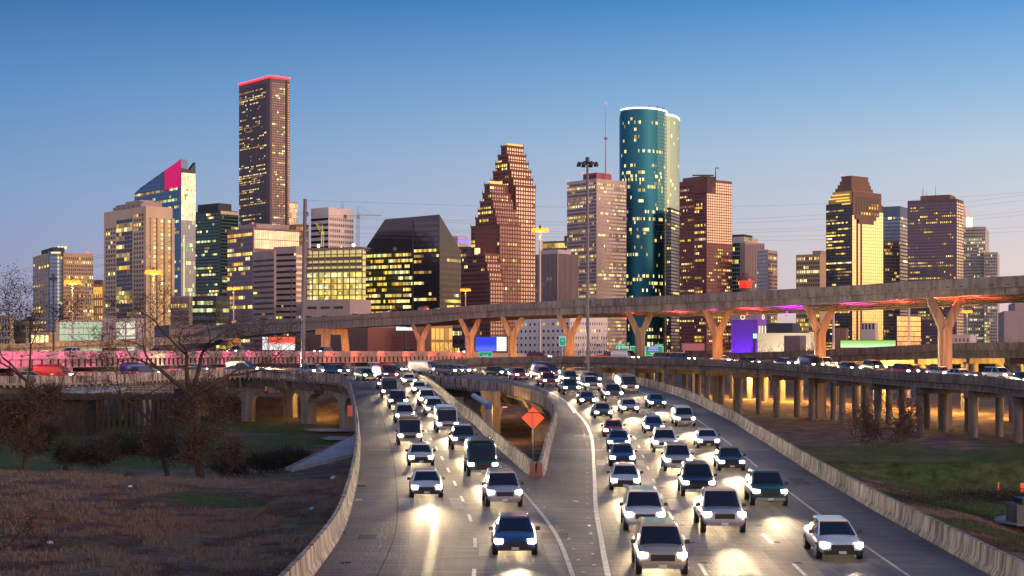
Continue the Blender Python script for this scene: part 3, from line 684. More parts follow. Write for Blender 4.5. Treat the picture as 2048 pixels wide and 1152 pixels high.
for k in range(7): b = MB(); q = t.pt(t.t1*(.12+.11*k), t.t2*.02); b.obox(q+Vector((0, 0, t.z1)), t.d1*.7, t.d2*3, 3.5-abs(k-3)*.3); b.build('crown_fin', WL['mauve'], t.root)
t.done()
# 3 blue slanted glass tower
Y = 1500; t = T('office_tower', 'blue glass tower with a slanted peak glowing magenta and pale reflections on its right side', 269, 362, 391, 372, Y, 50, GL['blue'])
zt = lambda py: t.z(py)
def mk3(u): return zt(interp([(t.uL(365), 318), (t.uL(280), 362), (t.uL(269), 371)][::1], u))
b = MB(); u9 = t.t1; pts = [(0, t.z1-1), (0, zt(318)), (t.uL(281), zt(361)), (u9, zt(371)), (u9, t.z1-1)]
b.extr(pts, t.c, t.d1, t.d2, t.t2*.45); b.build('slanted_crown', mat('crown_glass', (.07, .12, .22), .3, .6), t.root)
b = MB(); b.extr([(0, t.z1-1), (t.uL(330), t.z1-1), (t.uL(330), zt(336)), (0, zt(318.5))], t.c+t.n1*.35, t.d1, t.n1, .2); b.build('magenta_panel', mat('magenta_light', (.1, .0, .03), .5, emit=(.66, .0, .12), es=.85), t.root)
b = MB(); b.extr([(0, t.z1-1), (t.t2*.75, t.z1-1), (t.t2, zt(372)), (t.t2, zt(322)), (t.t2*.62, zt(338)), (t.t2*.1, zt(336)), (0, zt(336))], t.pt(0, 0)+t.n2*.1, t.d2, t.n2, -6); b.build('right_fin', mat('fin_glass', (.04, .06, .10), .6, .0), t.root)
t.grid('L', .5, t.t1, -1, zt(372), 30, 46, .84, .66, GL['blue'], .26, rowp=lambda f: .6 if f < .5 else .3, run=.6, lits=(1, 2, 3, 3, 4))
t.grid('L', .5, t.t1, zt(372), zt(326), 26, 6, .9, .9, GL['blue'], .03, mask=lambda u, z_: z_ < zt(interp([(0, 322), (t.uL(280), 366), (t.t1, 374)], u)) and not (u < t.uL(330)))
t.grid('R', .3, t.t2, zt(440), zt(345), 12, 18, .66, .97, GL['cream'], .03, lits=(2,)); t.grid('R', .3, t.t2, -1, zt(440), 12, 30, .6, .8, GL['grey'], .16, lits=(2, 3, 4)); t.done()  # cream over grey glass paints the pale reflection on the upper half
b = MB(); b.obox(t.pt(0, t.t2*.15)+t.n2*.8+Vector((0, 0, 5)), t.d2*.7, t.n2*.4, zt(470)-5); b.build('light_strip', LIT[2], t.root)
# 4
t = T('office_tower', 'dark green glass office tower with a stepped roof beside the blue slanted tower', 391, 441, 477, 420, 1650, 40, WL['greenbl']); t.grid('L', 0, t.t1, 0, t.z(424), 16, 42, .93, .62, GL['green'], .16, rowp=lambda f: .4 if f < .45 else .14, lits=(1, 4, 2, 3)); t.grid('R', 0, t.t2, 0, t.z(424), 12, 42, .93, .62, GL['green'], .12, lits=(1, 4, 3)); t.roofbox(.1, .93, 0.02, .75, 8, WL['dark']); b = MB(); b.obox(t.pt(0, 0)+t.n2*.2+Vector((0, 0, t.z(428))), t.d2*t.t2, t.n2*.3, 3.5); b.build('copper_band', GL['cream'], t.root); t.done()
# 5 tallest tower
t = T('skyscraper', 'tallest slender purple-brown skyscraper outlined in red lights along its roof', 478, 540, 579, 155, 1700, 50, WL['purple'])
t.grid('L', t.uL(533), t.t1-.6, t.z(470), t.z(163), 22, 72, .55, .55, GL['soot'], .28, lits=(1, 2, 3, 0)); t.grid('R', t.uR(544), t.uR(570), t.z(480), t.z(163), 8, 66, .74, .66, GL['dusk'], .22, lits=(1, 2, 3)); t.grid('R', t.uR(574.5), t.t2, t.z(480), t.z(163), 1, 66, .6, .5, GL['warm'], .0)
b = MB(); b.obox(t.pt(0, t.uR(570.5))+t.n2*.05+Vector((0, 0, 0)), t.d2*(t.uR(574)-t.uR(570.5)), t.n2*.1, t.z1); b.build('dark_slot', mat('slot', (.01, .01, .015), .6), t.root)
for d, L_, n in ((t.d1, t.t1, t.n1), (t.d2, t.t2, t.n2)):
    b = MB(); b.obox(t.c+n*.1+Vector((0, 0, t.z1-.3)), d*L_, n*.7, 1.7); b.build('red_edge_light', mat('red_edge', (.2, 0, 0), .5, emit=(1, .03, .05), es=1.6), t.root)
    for k in range(13): b = MB(); q = t.c+n*.6+d*(L_*k/12); b.ball((q.x, q.y, t.z1+2.0), .8, 6); b.build('beacon', redlamp, t.root)
t.roofbox(.2, .8, .2, .8, 3, WL['dark']); t.mast(555, 154, 146, .5); t.mast(508, 154, 148, .3); t.done()
# 8,9 behind
t = T('office_building', 'sliver of a pale reflective tower just right of the tallest skyscraper', 560, 578, 595, 403, 1900, 50, WL['lilac']); t.grid('R', 0, t.t2, 0, t.z(406), 8, 30, .7, .9, GL['cream'], .1); t.done(0)
t = T('office_building', 'orange-brown block behind the steel power pole', 575, 592, 618, 448, 1850, 50, WL['orange']); t.grid('R', 0, t.t2, 0, t.z(451), 7, 22, .7, .6, GL['warm'], .3, lits=(0, 3)); t.done(0)
# 6
t = T('office_building', 'brown office block with bright reflective strips below the tallest skyscraper', 455, 506, 598, 455, 1330, 50, WL['taupe'])
t.grid('L', 1, t.t1, 2, t.z(463), 11, 25, .82, .62, GL['violet'], .34, lits=(1, 1, 2, 0)); t.grid('R', 0.5, t.t2, t.z(497), t.z(459), 24, 2, .84, .93, GL['cream'], .0); t.grid('R', 0.5, t.t2, 2, t.z(500), 24, 17, .7, .6, GL['warm'], .2)
t.roofbox(.05, .7, .1, .8, 4, WL['mauve']); t.beacon(0, 0, t.z1+3); b = MB(); b.obox(t.c+t.n1*.2+Vector((0, 0, -3)), t.d1*-1.2, t.d2*1.2, t.z1+3); b.build('corner_pier', WL['mauve'], t.root); t.done()
# 7 ribbon window pair in front
t = T('office_building', 'lilac ribbon-windowed block with alternating pale and dark floor bands, lower left half', 507, 548, 556, 500, 1120, 50, WL['mauve']); t.grid('L', 0, t.t1, 2, t.z(514), 12, 18, .98, .38, GL['soot'], .18, run=.8); t.done(60)
t = T('office_building', 'lilac ribbon-windowed block with a rounded bright right corner, upper right half', 547, 592, 610, 492, 1110, 35, WL['mauve']); t.grid('L', 0, t.t1-1, 2, t.z(503), 12, 18, .98, .38, GL['soot'], .15, run=.8); t.grid('R', 0, t.t2, 2, t.z(506), 1, 18, .96, .42, GL['cream'], 0); t.done(60)
# 10
t = T('office_tower', 'white office tower with slanting dark floor bands behind the construction site', 622, 657, 707, 416, 1720, 40, WL['white']); t.grid('L', 0, t.t1, 2, t.z(432), 9, 24, 1.0, .42, GL['soot'], .10, run=.7); t.grid('R', 1, t.t2, 2, t.z(432), 13, 24, .62, .5, GL['warm'], .12); t.roofbox(0, 1, 0, 1, 1, WL['white'], 'parapet'); t.mast(681, 416, 403, .5); t.mast(685, 416, 403, .5); t.done()
# 11 construction
Y = 1180; t = T('construction_building', 'unfinished concrete building with open brightly lit floors and bare slabs on top', 611, 724, 730, 497, Y, 22, WL['dark'], base=1)
t.body('core', -3, t.z(500), 3, t.t1-3, 2.2, 12, mat('lit_core', (.5, .45, .3), .9, emit=(1., .80, .22), es=.55))
zs = [2+k*(t.z(496)-2)/18 for k in range(19)]
for k, z_ in enumerate(zs):
    b = MB(); b.obox(t.pt(0, 0)+Vector((0, 0, z_)), t.d1*t.t1, t.d2*15, .5 if k < 18 else 1.0); b.build('floor_slab', WL['taupe'], t.root)
for k in range(10):
    b = MB(); b.obox(t.pt(t.t1*k/9.15, .4)+Vector((0, 0, -3)), t.d1*.7, t.d2*.7, t.z(496)+3); b.build('column', WL['taupe'], t.root)
t.grid('L', .5, t.t1-.5, zs[0], zs[14], 18, 14, .82, .62, mat('lit_core', (0, 0, 0)), .97, full=True, lits=(1, 2, 4, 1), off=-1.6, run=.5); t.grid('L', .5, t.t1-.5, zs[0], zs[3], 18, 3, .9, .7, mat('lit_core', (0, 0, 0)), .95, lits=(4,), off=-1.2, run=.5)
for k in range(1, 14):
    for u_ in (.10, .40, .66, .92):
        b = MB(); q = t.pt(t.t1*u_, 1.0); b.ball((q.x, q.y, zs[k]+1.8), .85, 6); b.build('work_lamp', LIT[2], t.root)
b = MB()
for k in range(14, 17): b.obox(t.pt(0, .8)+Vector((0, 0, zs[k]+.6)), t.d1*t.t1, t.d2*.2, 2.2)
b.build('safety_screen', mat('screen', (.13, .13, .09), .8), t.root)
for f_ in (.18, .80):
    b = MB(); q = t.pt(t.t1*f_, 3); b.tube((q.x, q.y, t.z(496)), (q.x, q.y, t.z(490)), .15, .15, 5); b.ball((q.x, q.y, t.z(489)), 1.3, 8); b.build('work_light', mat('work_light', (1, 1, 1), .4, emit=(1, .92, .55), es=4), t.root)
t.done()
# cranes
def crane(label, px, y0, y1, j0, j1, Y, lattice=1.0, tilt=0, m=None):
    m = m or steel; root = empty('tower_crane', (G(px, Y, 0)[0], Y, P(px, y0, Y)[2]), label, 'crane'); x, _, z0 = P(px, y0, Y); z1 = P(px, y1, Y)[2]; w = lattice
    b = MB()
    for sx_ in (-w, w):
        for sy in (-w, w): b.tube((x+sx_, Y+sy, z0), (x+sx_, Y+sy, z1), .16, .16, 4)
    k = z0
    while k < z1-2*w:
        b.tube((x-w, Y-w, k), (x+w, Y-w, k+2*w), .12, .12, 4); b.tube((x+w, Y-w, k), (x-w, Y-w, k+2*w), .12, .12, 4); k += 2*w
    b.build('mast', m, root)
    xa, xb = P(j0, 0, Y)[0], P(j1, 0, Y)[0]; zj = z1-3 if not tilt else z1; b = MB()
    b.tube((xa, Y, zj), (xb, Y, zj+tilt), .3, .3, 4); b.tube((x, Y, zj+1.6), (xb, Y, zj+tilt+.3), .2, .15, 4)
    n = int(abs(xb-x)/2.5)
    for q in range(n): f = q/n; x_ = x+(xb-x)*f; b.tube((x_, Y, zj+tilt*f), (x_+(xb-x)/n/2, Y, zj+1.6*(1-f)+tilt*f), .1, .1, 3)
    b.build('jib', m, root)
    b = MB(); b.tube((x, Y, z1), (x, Y, z1+5), .4, .2, 4); b.tube((x, Y, z1+5), (xb-(xb-x)*.25, Y, zj+tilt*.75), .08, .08, 3); b.tube((x, Y, z1+5), (xa, Y, zj), .08, .08, 3); b.build('tie_bars', m, root)
    b = MB(); b.box(xa-1, xa+1.5, Y-1, Y+1, zj-2.5, zj+.5); b.build('counterweight', concd, root); b = MB(); b.box(x-.8, x+1.6, Y-2.2, Y-1, zj-2.8, zj-.5); b.build('cab', m, root)
crane('pale tower crane with a long lit jib beside the white office tower', 716, 640, 424, 690, 763, 1300, 1.0)
crane('short yellow-lit climbing crane on the roof of the unfinished building', 645, 494, 462, 640, 632, 1195, .9, 6, mat('crane_yellow_glow', (.6, .6, .2), .6, emit=(.6, .7, .2), es=.25))  # emission puts yellow light falling on the crane into its colour
# 12 dark glass block with sloping roof
Y = 1180; t = T('office_building', 'black glass office block with a sloping trapezoid roof and rows of yellow-lit floors', 727, 879, 922, 497, Y, 30, GL['soot'])
zt12 = t.z(429); A_ = t.pt(t.uL(770), 0)+Vector((0, 0, t.z(433))); B_ = t.pt(0, 0)+Vector((0, 0, zt12)); z1 = t.z1
L0 = t.pt(t.t1, 0)+Vector((0, 0, z1)); L1 = t.pt(t.t1, t.t2)+Vector((0, 0, z1)); R0 = t.pt(0, 0)+Vector((0, 0, z1)); R1 = t.pt(0, t.t2)+Vector((0, 0, z1)); b = MB()
b.v = [tuple(q) for q in (L0, R0, R1, L1, A_, B_)]; b.f = [(0, 1, 5, 4), (1, 2, 5), (2, 3, 4, 5), (3, 0, 4)]; b.m = [0]*4; b.build('sloping_roof', mat('roof_glass', (.03, .035, .06), .1, .6), t.root)
t.grid('L', t.uL(826), t.t1-1, 0, t.z(501), 30, 18, .92, .52, GL['dark'], .80, full=True, run=.55, lits=(1, 1, 2, 0, 4), mask=lambda u, z_: True); t.grid('L', .5, t.uL(828), 0, t.z(440), 10, 25, .95, .5, GL['dark'], .35, run=.7, lits=(1, 2, 0, 3))
t.grid('R', .5, t.t2-.5, 0, t.z(501), 9, 18, .9, .5, GL['dark'], .3, lits=(1, 2, 3)); b = MB(); b.obox(t.pt(t.uL(827), 0)+t.n1*.05+Vector((0, 0, -3)), t.d1*.8, t.n1*.5, t.z(431)); b.build('mullion', WL['dark'], t.root); t.done()
# 47 small ones behind
t = T('office_building', 'distant tower with pink and blue roof lights behind the black glass block', 905, 915, 936, 472, 2300, 40, WL['lilac']); t.grid('R', 0, t.t2, 0, t.z(474), 8, 30, .7, .8, GL['warm'], .2); b = MB(); b.obox(t.pt(0, 0)+t.n2*.5+Vector((0, 0, t.z(486))), t.d2*t.t2, t.n2, 8); b.build('coloured_band', mat('violet_led', (.1, .1, .3), .5, emit=(.45, .3, 1), es=.8), t.root); t.beacon(0, 0); t.beacon(0, 1); t.done(0)
t = T('office_building', 'dark mid-rise wedge between the black glass block and the stepped granite tower', 915, 934, 946, 493, 1900, 40, WL['purple']); t.grid('L', 0, t.t1, 0, t.z(496), 6, 22, .7, .5, GL['dark'], .3); t.done(0)
# 13 stepped granite tower
ST = [[(1002, 1013, 1047, 292), (996, 1016, 1052, 309), (991, 1019, 1057, 324), (986, 1022, 1062, 340), (981, 1026, 1066, 356), (979, 1031, 1071, 371)],
      [(969, 979, 1030, 369), (965, 983, 1031, 386), (960, 986, 1032, 402), (956, 990, 1033, 418), (951, 993, 1035, 433), (942, 999, 1040, 449)],
      [(934, 970, 1000, 508), (928, 974, 1001, 525), (922, 978, 1003, 543), (914, 980, 1006, 562)]]
root13 = None; Yb = 1650
for si, st in enumerate(ST):
    for k, (xl, xc, xr, yt) in enumerate(st):
        Y = Yb-si*26-k*3
        if root13 is None:
            t = T('skyscraper', 'red granite skyscraper with stepped gables, spires and a gold-lit crown', xl, xc, xr, yt, Y, 50, WL['redgranite']); root13 = t.root; W13 = t
        else:
            t2 = T.__new__(T); t2.__dict__.update(W13.__dict__)
            t2.Y = Y; kL, kC, kR = [(q-1024)/F for q in (xl, xc, xr)]; t2.c = Vector((kC*Y, Y, 0)); t2.t1 = (t2.c.x-kL*Y)/(math.cos(t2.a)+kL*math.sin(t2.a)); t2.t2 = (kR*Y-t2.c.x)/(math.sin(t2.a)-kR*math.cos(t2.a)); t2.z1 = t2.z(yt); t2.body('gable_step', -3.2, t2.z1); t = t2
        last = k == len(st)-1; zlow = 2 if last else t.z(st[k+1][3]+1)
        rows = max(1, round((t.z1-1-zlow)/4.4)); cl = max(2, round(t.t1/3.4)); cr = max(2, round(t.t2/3.4))
        mk = None
        t.grid('L', .3, t.t1-.3, zlow, t.z1-1, cl, rows, .58, .66, GL['soot'], .2, lits=(1, 1, 2)); t.grid('R', .3, t.t2-.3, zlow, t.z1-1, cr, rows, .56, .62, GL['cream'] if not (si == 1) else GL['warm'], .12, lits=(1, 2, 3))
        for q in ((t.t1, 0), (0, t.t2), (0, 0)):
            p_ = t.pt(*q); b = MB(); b.tube((p_.x, p_.y, t.z1-1), (p_.x, p_.y, t.z1+4.5), .9, .08, 4); b.build('spire', WL['redgranite'], root13)
        for dd, LL_ in ((t.d1, t.t1), (t.d2, t.t2)):
            b = MB(); b.obox(t.c+Vector((0, 0, t.z1)), dd*LL_, (t.d2 if dd is t.d1 else t.d1)*.6, 1.2); b.build('battlement', WL['redgranite'], root13)
        if k == 0 and si < 2:
            b = MB(); b.obox(t.pt(.5, .5)+Vector((0, 0, t.z1+.2)), t.d2*(t.t2-1) if si == 0 else t.d2*(t.t2*.5), t.d1*1.5, 3.0 if si == 0 else 4); b.build('gold_lit_crown', LIT[1], root13)
        if si == 2 and k == 0:
            b = MB(); q = t.pt(t.t1*.35, 0); b.obox(Vector((q.x, q.y, t.z1)), t.d1*7, t.d2*2, 7); b.build('gold_lit_crown', LIT[2], root13)
Tower.done(t)
# 39, 38
t = T('office_building', 'low brown block with a lit top floor behind the purple finned building', 1085, 1142, 1150, 490, 1900, 30, WL['taupe']); t.grid('L', 1, t.t1, t.z(494), t.z(484)-.1, 9, 1, .9, .8, LIT[1], 1); t.body('upper_floor', t.z1, t.z(481), 0, t.t1, 0, t.t2); t.grid('L', 1, t.t1, t.z(497), t.z(483), 12, 1, .88, .7, LIT[1], 1); t.roofbox(0, .25, .1, .9, 12, WL['brown']); t.done(0)
t = T('office_building', 'purple office block with tall vertical concrete fins left of the antenna tower', 1071, 1116, 1157, 507, 1420, 42, WL['purple'])
for face, L_, d, n in (('L', t.t1, t.d1, t.n1), ('R', t.t2, t.d2, t.n2)):
    for k in range(17): b = MB(); b.obox(t.c+d*(L_*k/17)+Vector((0, 0, -3)), d*.55, n*.9, t.z1+3); b.build('fin', WL['mauve'], t.root)
    t.grid(face, 0, L_, 5, t.z(540), 17, 14, .6, .5, GL['dark'], .07, lits=(2, 1))
t.roofbox(.05, .85, .05, .7, 4, WL['lilac']); t.done(0)
# 14
t = T('office_tower', 'pale gridded office tower carrying a tall red and white antenna mast', 1134, 1193, 1253, 357, 1750, 50, WL['lilac'])
t.grid('L', .5, t.t1-.5, 0, t.z(362), 26, 47, .56, .56, GL['soot'], .42, run=.75, lits=(1, 1, 2, 0, 3)); t.grid('R', .5, t.t2-.5, 0, t.z(364), 26, 47, .56, .56, GL['cream'], .3, run=.75, lits=(1, 2, 3))
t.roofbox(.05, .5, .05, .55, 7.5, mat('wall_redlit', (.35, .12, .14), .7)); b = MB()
for k in range(10): b.obox(t.pt(0, 0)+t.d1*(t.t1*(.05+.045*k))+t.d2*(t.t2*.05)+t.n1*.15+Vector((0, 0, t.z1+1.2)), t.d1*1.4, t.n1*.1, 4)
b.build('louvres', WL['dark'], t.root); t.mast(1212, 357, 275, .85, mat('mast_red', (.6, .12, .12), .6)); t.mast(1212, 275, 207, .45, mat('mast_grey', (.45, .30, .32), .6)); 
b = MB(); b.tube((G(1212, 1758, 0)[0], 1758, t.z(277)), (G(1212, 1758, 0)[0], 1758, t.z(273)), 2.2, 2.2, 10); b.build('antenna_platform', mat('mast_red', (.6, .12, .12)), t.root)
for py in (204, 345, 346): b = MB(); b.ball((G({204: 1212, 345: 1165, 346: 1222}[py], 1758, 0)[0], 1758, t.z(py)), 1.2, 6); b.build('beacon', redlamp, t.root)
t.beacon(.98, 0); t.done()
# 15 teal round tower
Y = 1800; t = T('skyscraper', 'tall teal glass skyscraper with rounded corners and a bright white rim light', 1242, 1300, 1359, 217, Y, 42, GL['teal'], base=1)
def foot(px0, px1, ya, yb, bulge):
    return None
cx, r1 = 1300, 0
pts = []
A0 = Vector(((1242-1024)/F*(Y+22), Y+22, 0)); 
for k in range(25):
    f_ = k/24; px = 1242+92*(.5-.5*math.cos(math.pi*(.12+.88*f_)))/1.0; px = 1242+(px-1242-92*(.5-.5*math.cos(math.pi*.12)))/(1-(.5-.5*math.cos(math.pi*.12))); dy = 44-46*math.sin(math.pi*(.22+.74*f_)); pts.append(((px-1024)/F*(Y+dy), Y+dy))
pts2 = [((px-1024)/F*(Y+dy), Y+dy) for px, dy in ((1333, 30), (1340, 34), (1346, 39), (1351, 46), (1355, 55), (1358, 66), (1359, 78))]
b = MB(); b.prism(pts+[(pts[-1][0]+2, Y+70), (pts[0][0]+2, Y+70)], -3, t.z(217)); b.build('wall', GL['teal'], t.root)
b = MB(); b.prism(pts2+[(pts2[-1][0]-4, Y+100), (pts2[0][0], Y+90)], -3, t.z(222)); b.build('wall', GL['teal_sheen'], t.root)
rows = 68
for pp, zt_ in ((pts, t.z(219)), (pts2, t.z(224))):
    fine = []
    for a_, c_ in zip(pp, pp[1:]):
        n_ = max(1, round(math.dist(a_, c_)/1.9))
        for q in range(n_): fine.append((a_[0]+(c_[0]-a_[0])*q/n_, a_[1]+(c_[1]-a_[1])*q/n_))
    fine.append(pp[-1])
    for r_ in range(rows):
        za = (zt_)*r_/rows; zb = za+zt_/rows*.84; pr = random.choice((.02, .04, .08, .18, .5)); on = False
        for q in range(len(fine)-1):
            a_, c_ = fine[q], fine[q+1]; nn_ = Vector((c_[1]-a_[1], -(c_[0]-a_[0]), 0)).normalized()*.15
            if random.random() > .5: on = random.random() < pr
            f_ = q/len(fine); g = (GL['teal'] if f_ < .64 else GL['teal_half_sheen'] if f_ < .8 else GL['teal_sheen']) if pp is pts else GL['teal_sheen']  # glass tint brightens rightward, painting the sky glow on the curve
            ee = random.uniform(0, .015); dx = (c_[0]-a_[0])*.05; dy = (c_[1]-a_[1])*.05
            if pp is pts2 or f_ > .75: o_ = on and random.random() < .2
            else: o_ = on
            if o_ and random.random() < .35: o_ = False
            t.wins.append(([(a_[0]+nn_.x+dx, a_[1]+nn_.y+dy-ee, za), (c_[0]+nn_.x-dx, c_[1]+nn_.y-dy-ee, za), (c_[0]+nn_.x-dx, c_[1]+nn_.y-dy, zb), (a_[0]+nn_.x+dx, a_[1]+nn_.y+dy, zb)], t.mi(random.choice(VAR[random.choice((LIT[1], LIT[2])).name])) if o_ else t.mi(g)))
rim = mat('white_rim', (1, 1, 1), .5, emit=(1, 1, .95), es=2.2)
for pp, zt_ in ((pts, t.z(217)), (pts2, t.z(222))):
    b = MB(); b.sweep([(-.5, -.4), (-.5, 1.4), (.3, 1.4), (.3, -.4)], [(x, y, zt_) for x, y in pp]); b.build('rim_light', rim, t.root)
b = MB(); x0, x1 = [(q-1024)/F*(Y+30) for q in (1284, 1330)]; b.box(x0, x1, Y+25, Y+40, t.z(217), t.z(212)); b.build('roof_plant', WL['mauve'], t.root)
for k in range(14): px = 1284+k*3.4; b = MB(); hgt = random.uniform(3, 8) if k != 4 else 11; x = (px-1024)/F*(Y+30); b.tube((x, Y+30, t.z(213)), (x, Y+30, t.z(211)+hgt*.6), .3, .15, 4); (b.ball((x, Y+30, t.z(211)+hgt*.4), .9, 6) if k % 3 == 0 else None); b.build('antenna', dsteel, t.root)
t.done()
# dark block put in for the tower reflected right of the teal one
t = T('office_tower', 'dark blue reflected tower shape wedged between the teal skyscraper and the pinkish granite one', 1334, 1342, 1362, 415, 1790, 20, WL['darkblue']); t.grid('R', 0, t.t2, 0, t.z(418), 5, 42, .9, .6, GL['dark'], .1); t.grid('L', 0, t.t1, 0, t.z(418), 4, 42, .9, .6, GL['dark'], .15); t.done(0)
# 16
t = T('skyscraper', 'pinkish granite skyscraper with a notched roof and glowing cream right face', 1359, 1413, 1464, 358, 1690, 50, WL['redgranite'])
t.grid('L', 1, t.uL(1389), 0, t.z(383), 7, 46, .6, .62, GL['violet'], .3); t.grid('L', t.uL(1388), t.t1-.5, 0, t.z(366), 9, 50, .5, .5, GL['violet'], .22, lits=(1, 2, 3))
t.grid('R', t.uR(1431), t.t2-.3, t.z(385), t.z(363), 9, 4, .72, .72, GL['cream'], 0); t.grid('R', .5, t.t2-.3, t.z(486), t.z(386), 14, 19, .72, .72, GL['cream'], 0); t.grid('R', .5, t.t2-.3, 0, t.z(488), 14, 32, .6, .5, GL['violet'], .3)  # cream glass stops above violet to paint where the bright reflection ends
b = MB()
for k, (xa, ya, yb2) in enumerate(((1431, 352, 372), (1423, 372, 385))): b.obox(t.pt(0, 0)+t.n2*.3+Vector((0, 0, t.z(yb2))), t.d2*t.uR(xa), t.n2*.3, t.z(ya)-t.z(yb2))
b.build('notched_recess', mat('recess', (.05, .03, .04), .6), t.root)
t.roofbox(.1, .9, .02, .4, 4, WL['brown']); b = MB(); x = (1406-1024)/F*1700; b.box(x-12, x+12, 1699, 1701, t.z(350), t.z(347.5)); b.tube((x, 1700, t.z(356)), (x, 1700, t.z(350)), 1, 1, 6); b.build('helipad', dsteel, t.root); t.mast(1433, 358, 333, .7, dsteel); b = MB(); b.box(G(1431, 1698, 0)[0], G(1438, 1698, 0)[0], 1697, 1699, t.z(336), t.z(333)); b.build('dish', steel, t.root); t.done()
# 17,18
t = T('office_building', 'brown finned block with a stepped roof right of the pinkish granite skyscraper', 1480, 1490, 1529, 485, 1900, 60, WL['mauve']); t.grid('R', 0, t.t2, 0, t.z(488), 12, 30, .5, .98, WL['purple'], .01); t.done(0)
t = T('office_building', 'greenish glass block with white mullions and a dark flat top, right of the pinkish skyscraper', 1462, 1488, 1516, 473, 1980, 30, WL['grey']); t.grid('L', 0, t.t1, 0, t.z(485), 7, 26, .9, .86, GL['green'], .1); t.grid('R', 0, t.t2, t.z(483), t.z(474), 14, 2, .8, .7, GL['warm'], .1); t.roofbox(0, .9, 0, .6, 3, WL['dark']); t.done(0)
t = T('office_building', 'dark blue-windowed mid-rise block with a white roof edge near the middle right', 1514, 1536, 1555, 500, 1700, 35, WL['mauve']); t.grid('L', 0, t.t1, 0, t.z(504), 7, 27, .8, .62, GL['blue'], .25); t.grid('R', .5, t.t2-.5, 0, t.z(504), 7, 27, .5, .5, GL['dark'], .3); t.roofbox(0, 1, 0, 1, .8, WL['white'], 'roof_edge'); t.done(50)
# red round
Y = 1300; root = empty('revolving_restaurant', G(1491, Y, -3), 'small round rooftop restaurant glowing red above the flyover', 'building')
def discs(root, px, Y, spec):
    for nm, ya, yb_, ra, rb_, m in spec:
        b = MB(); x = G(px, Y, 0)[0]; k = Y/F; b.tube((x, Y, P(0, ya, Y)[2]), (x, Y, P(0, yb_, Y)[2]), ra*k, rb_*k, 20); b.build(nm, m, root)
discs(root, 1491, Y, [('shaft', 690, 566, 10, 10, WL['brown']), ('red_band', 576, 564, 12, 13, mat('red_glow', (.4, .02, .02), .5, emit=(1, .03, .02), es=1.1)), ('drum', 564, 562, 15, 20, mat('red_rim', (.5, .05, .03), .5, emit=(.9, .12, .06), es=.8)), ('window_band', 562, 558, 18, 18, GL['dark']), ('drum', 558, 553, 18, 16, WL['redgranite']), ('roof', 553, 546, 8, 7, WL['redgranite'])])
# 19
t = T('office_building', 'tan gridded office block with yellow rows, left of the gold-faced tower', 1592, 1640, 1660, 508, 1640, 35, WL['tan']); t.grid('L', .5, t.t1-.5, 0, t.z(512), 13, 22, .56, .6, GL['soot'], .4, lits=(1, 1, 2)); t.roofbox(.0, .35, .1, .9, 4, WL['mauve']); t.beacon(.2, .1, t.z1+4); t.done()
# 20 gold-faced
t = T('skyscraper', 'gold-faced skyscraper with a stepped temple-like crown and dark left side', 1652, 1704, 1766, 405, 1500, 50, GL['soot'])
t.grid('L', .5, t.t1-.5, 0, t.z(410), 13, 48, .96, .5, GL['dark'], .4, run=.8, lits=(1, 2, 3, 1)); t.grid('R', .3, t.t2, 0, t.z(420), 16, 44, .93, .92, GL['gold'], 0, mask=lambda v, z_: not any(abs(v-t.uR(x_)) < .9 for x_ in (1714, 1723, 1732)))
cr = WL['brown']
for k, (xl, xr, ya, yb2) in enumerate(((1656, 1759, 405, 396), (1660, 1756, 396, 388), (1663, 1752, 388, 381), (1668, 1749, 381, 374), (1672, 1746, 374, 367), (1676, 1744, 367, 360), (1679, 1742, 360, 353), (1677, 1743, 353, 350))):
    u0 = .0; f_ = k/8
    b = MB(); o = t.pt(0, 0)+t.d1*(t.uL(xl) if xl < 1704 else 0)
    ua = t.uL(xl)*.98; va = t.uR(xr)*.98; ins = 1.2*k
    b.obox(t.pt(ins*.4, ins*.4)+Vector((0, 0, t.z(ya))), t.d1*(ua-ins*.4), t.d2*(va-ins*.4), t.z(yb2)-t.z(ya)); b.build('crown_step', cr if k > 2 else WL['gold'], t.root)
for k, (v0, v1, ya, yb2) in enumerate(((1697, 1761, 420, 382), (1704, 1757, 430, 420), (1710, 1751, 438, 430), (1716, 1746, 446, 438))):
    b = MB(); a0, a1 = t.uR(max(v0, 1704)), t.uR(v1); b.obox(t.pt(0, a0)+t.n2*.25+Vector((0, 0, t.z(ya))), t.d2*(a1-a0), t.n2*(.9), t.z(yb2)-t.z(ya)); b.build('granite_relief', cr, t.root)
t.grid('R', t.uR(1708), t.uR(1756), t.z(428), t.z(392), 9, 6, .5, .8, GL['soot'], .25, off=1.1)
for py, xa in ((389, 1664), (396, 1657), (401, 1672), (408, 1684)):
    b = MB(); ua = t.uL(xa); b.obox(t.pt(ua*.12, 0)+t.n1*.4+Vector((0, 0, t.z(py))), t.d1*ua*.85, t.n1*.5, 1.1); b.build('gold_strip_light', LIT[1], t.root)
t.beacon(.4, .0, t.z(349)); t.done()
# 21,22
t = T('office_tower', 'blue glass tower with banded floors behind the gold-faced skyscraper', 1766, 1800, 1818, 412, 2000, 30, WL['bluegr']); t.grid('L', 0, t.t1, 0, t.z(432), 10, 38, .96, .6, GL['blue'], .22); t.grid('R', 0, t.t2, 0, t.z(432), 6, 38, .96, .6, GL['warm'], .15); t.done(60)
t = T('office_building', 'brown gridded mid-rise in front of the banded blue tower', 1752, 1768, 1799, 481, 1850, 62, WL['taupe']); t.grid('R', 0, t.t2, 0, t.z(484), 12, 34, .5, .6, GL['soot'], .12); t.done(60)
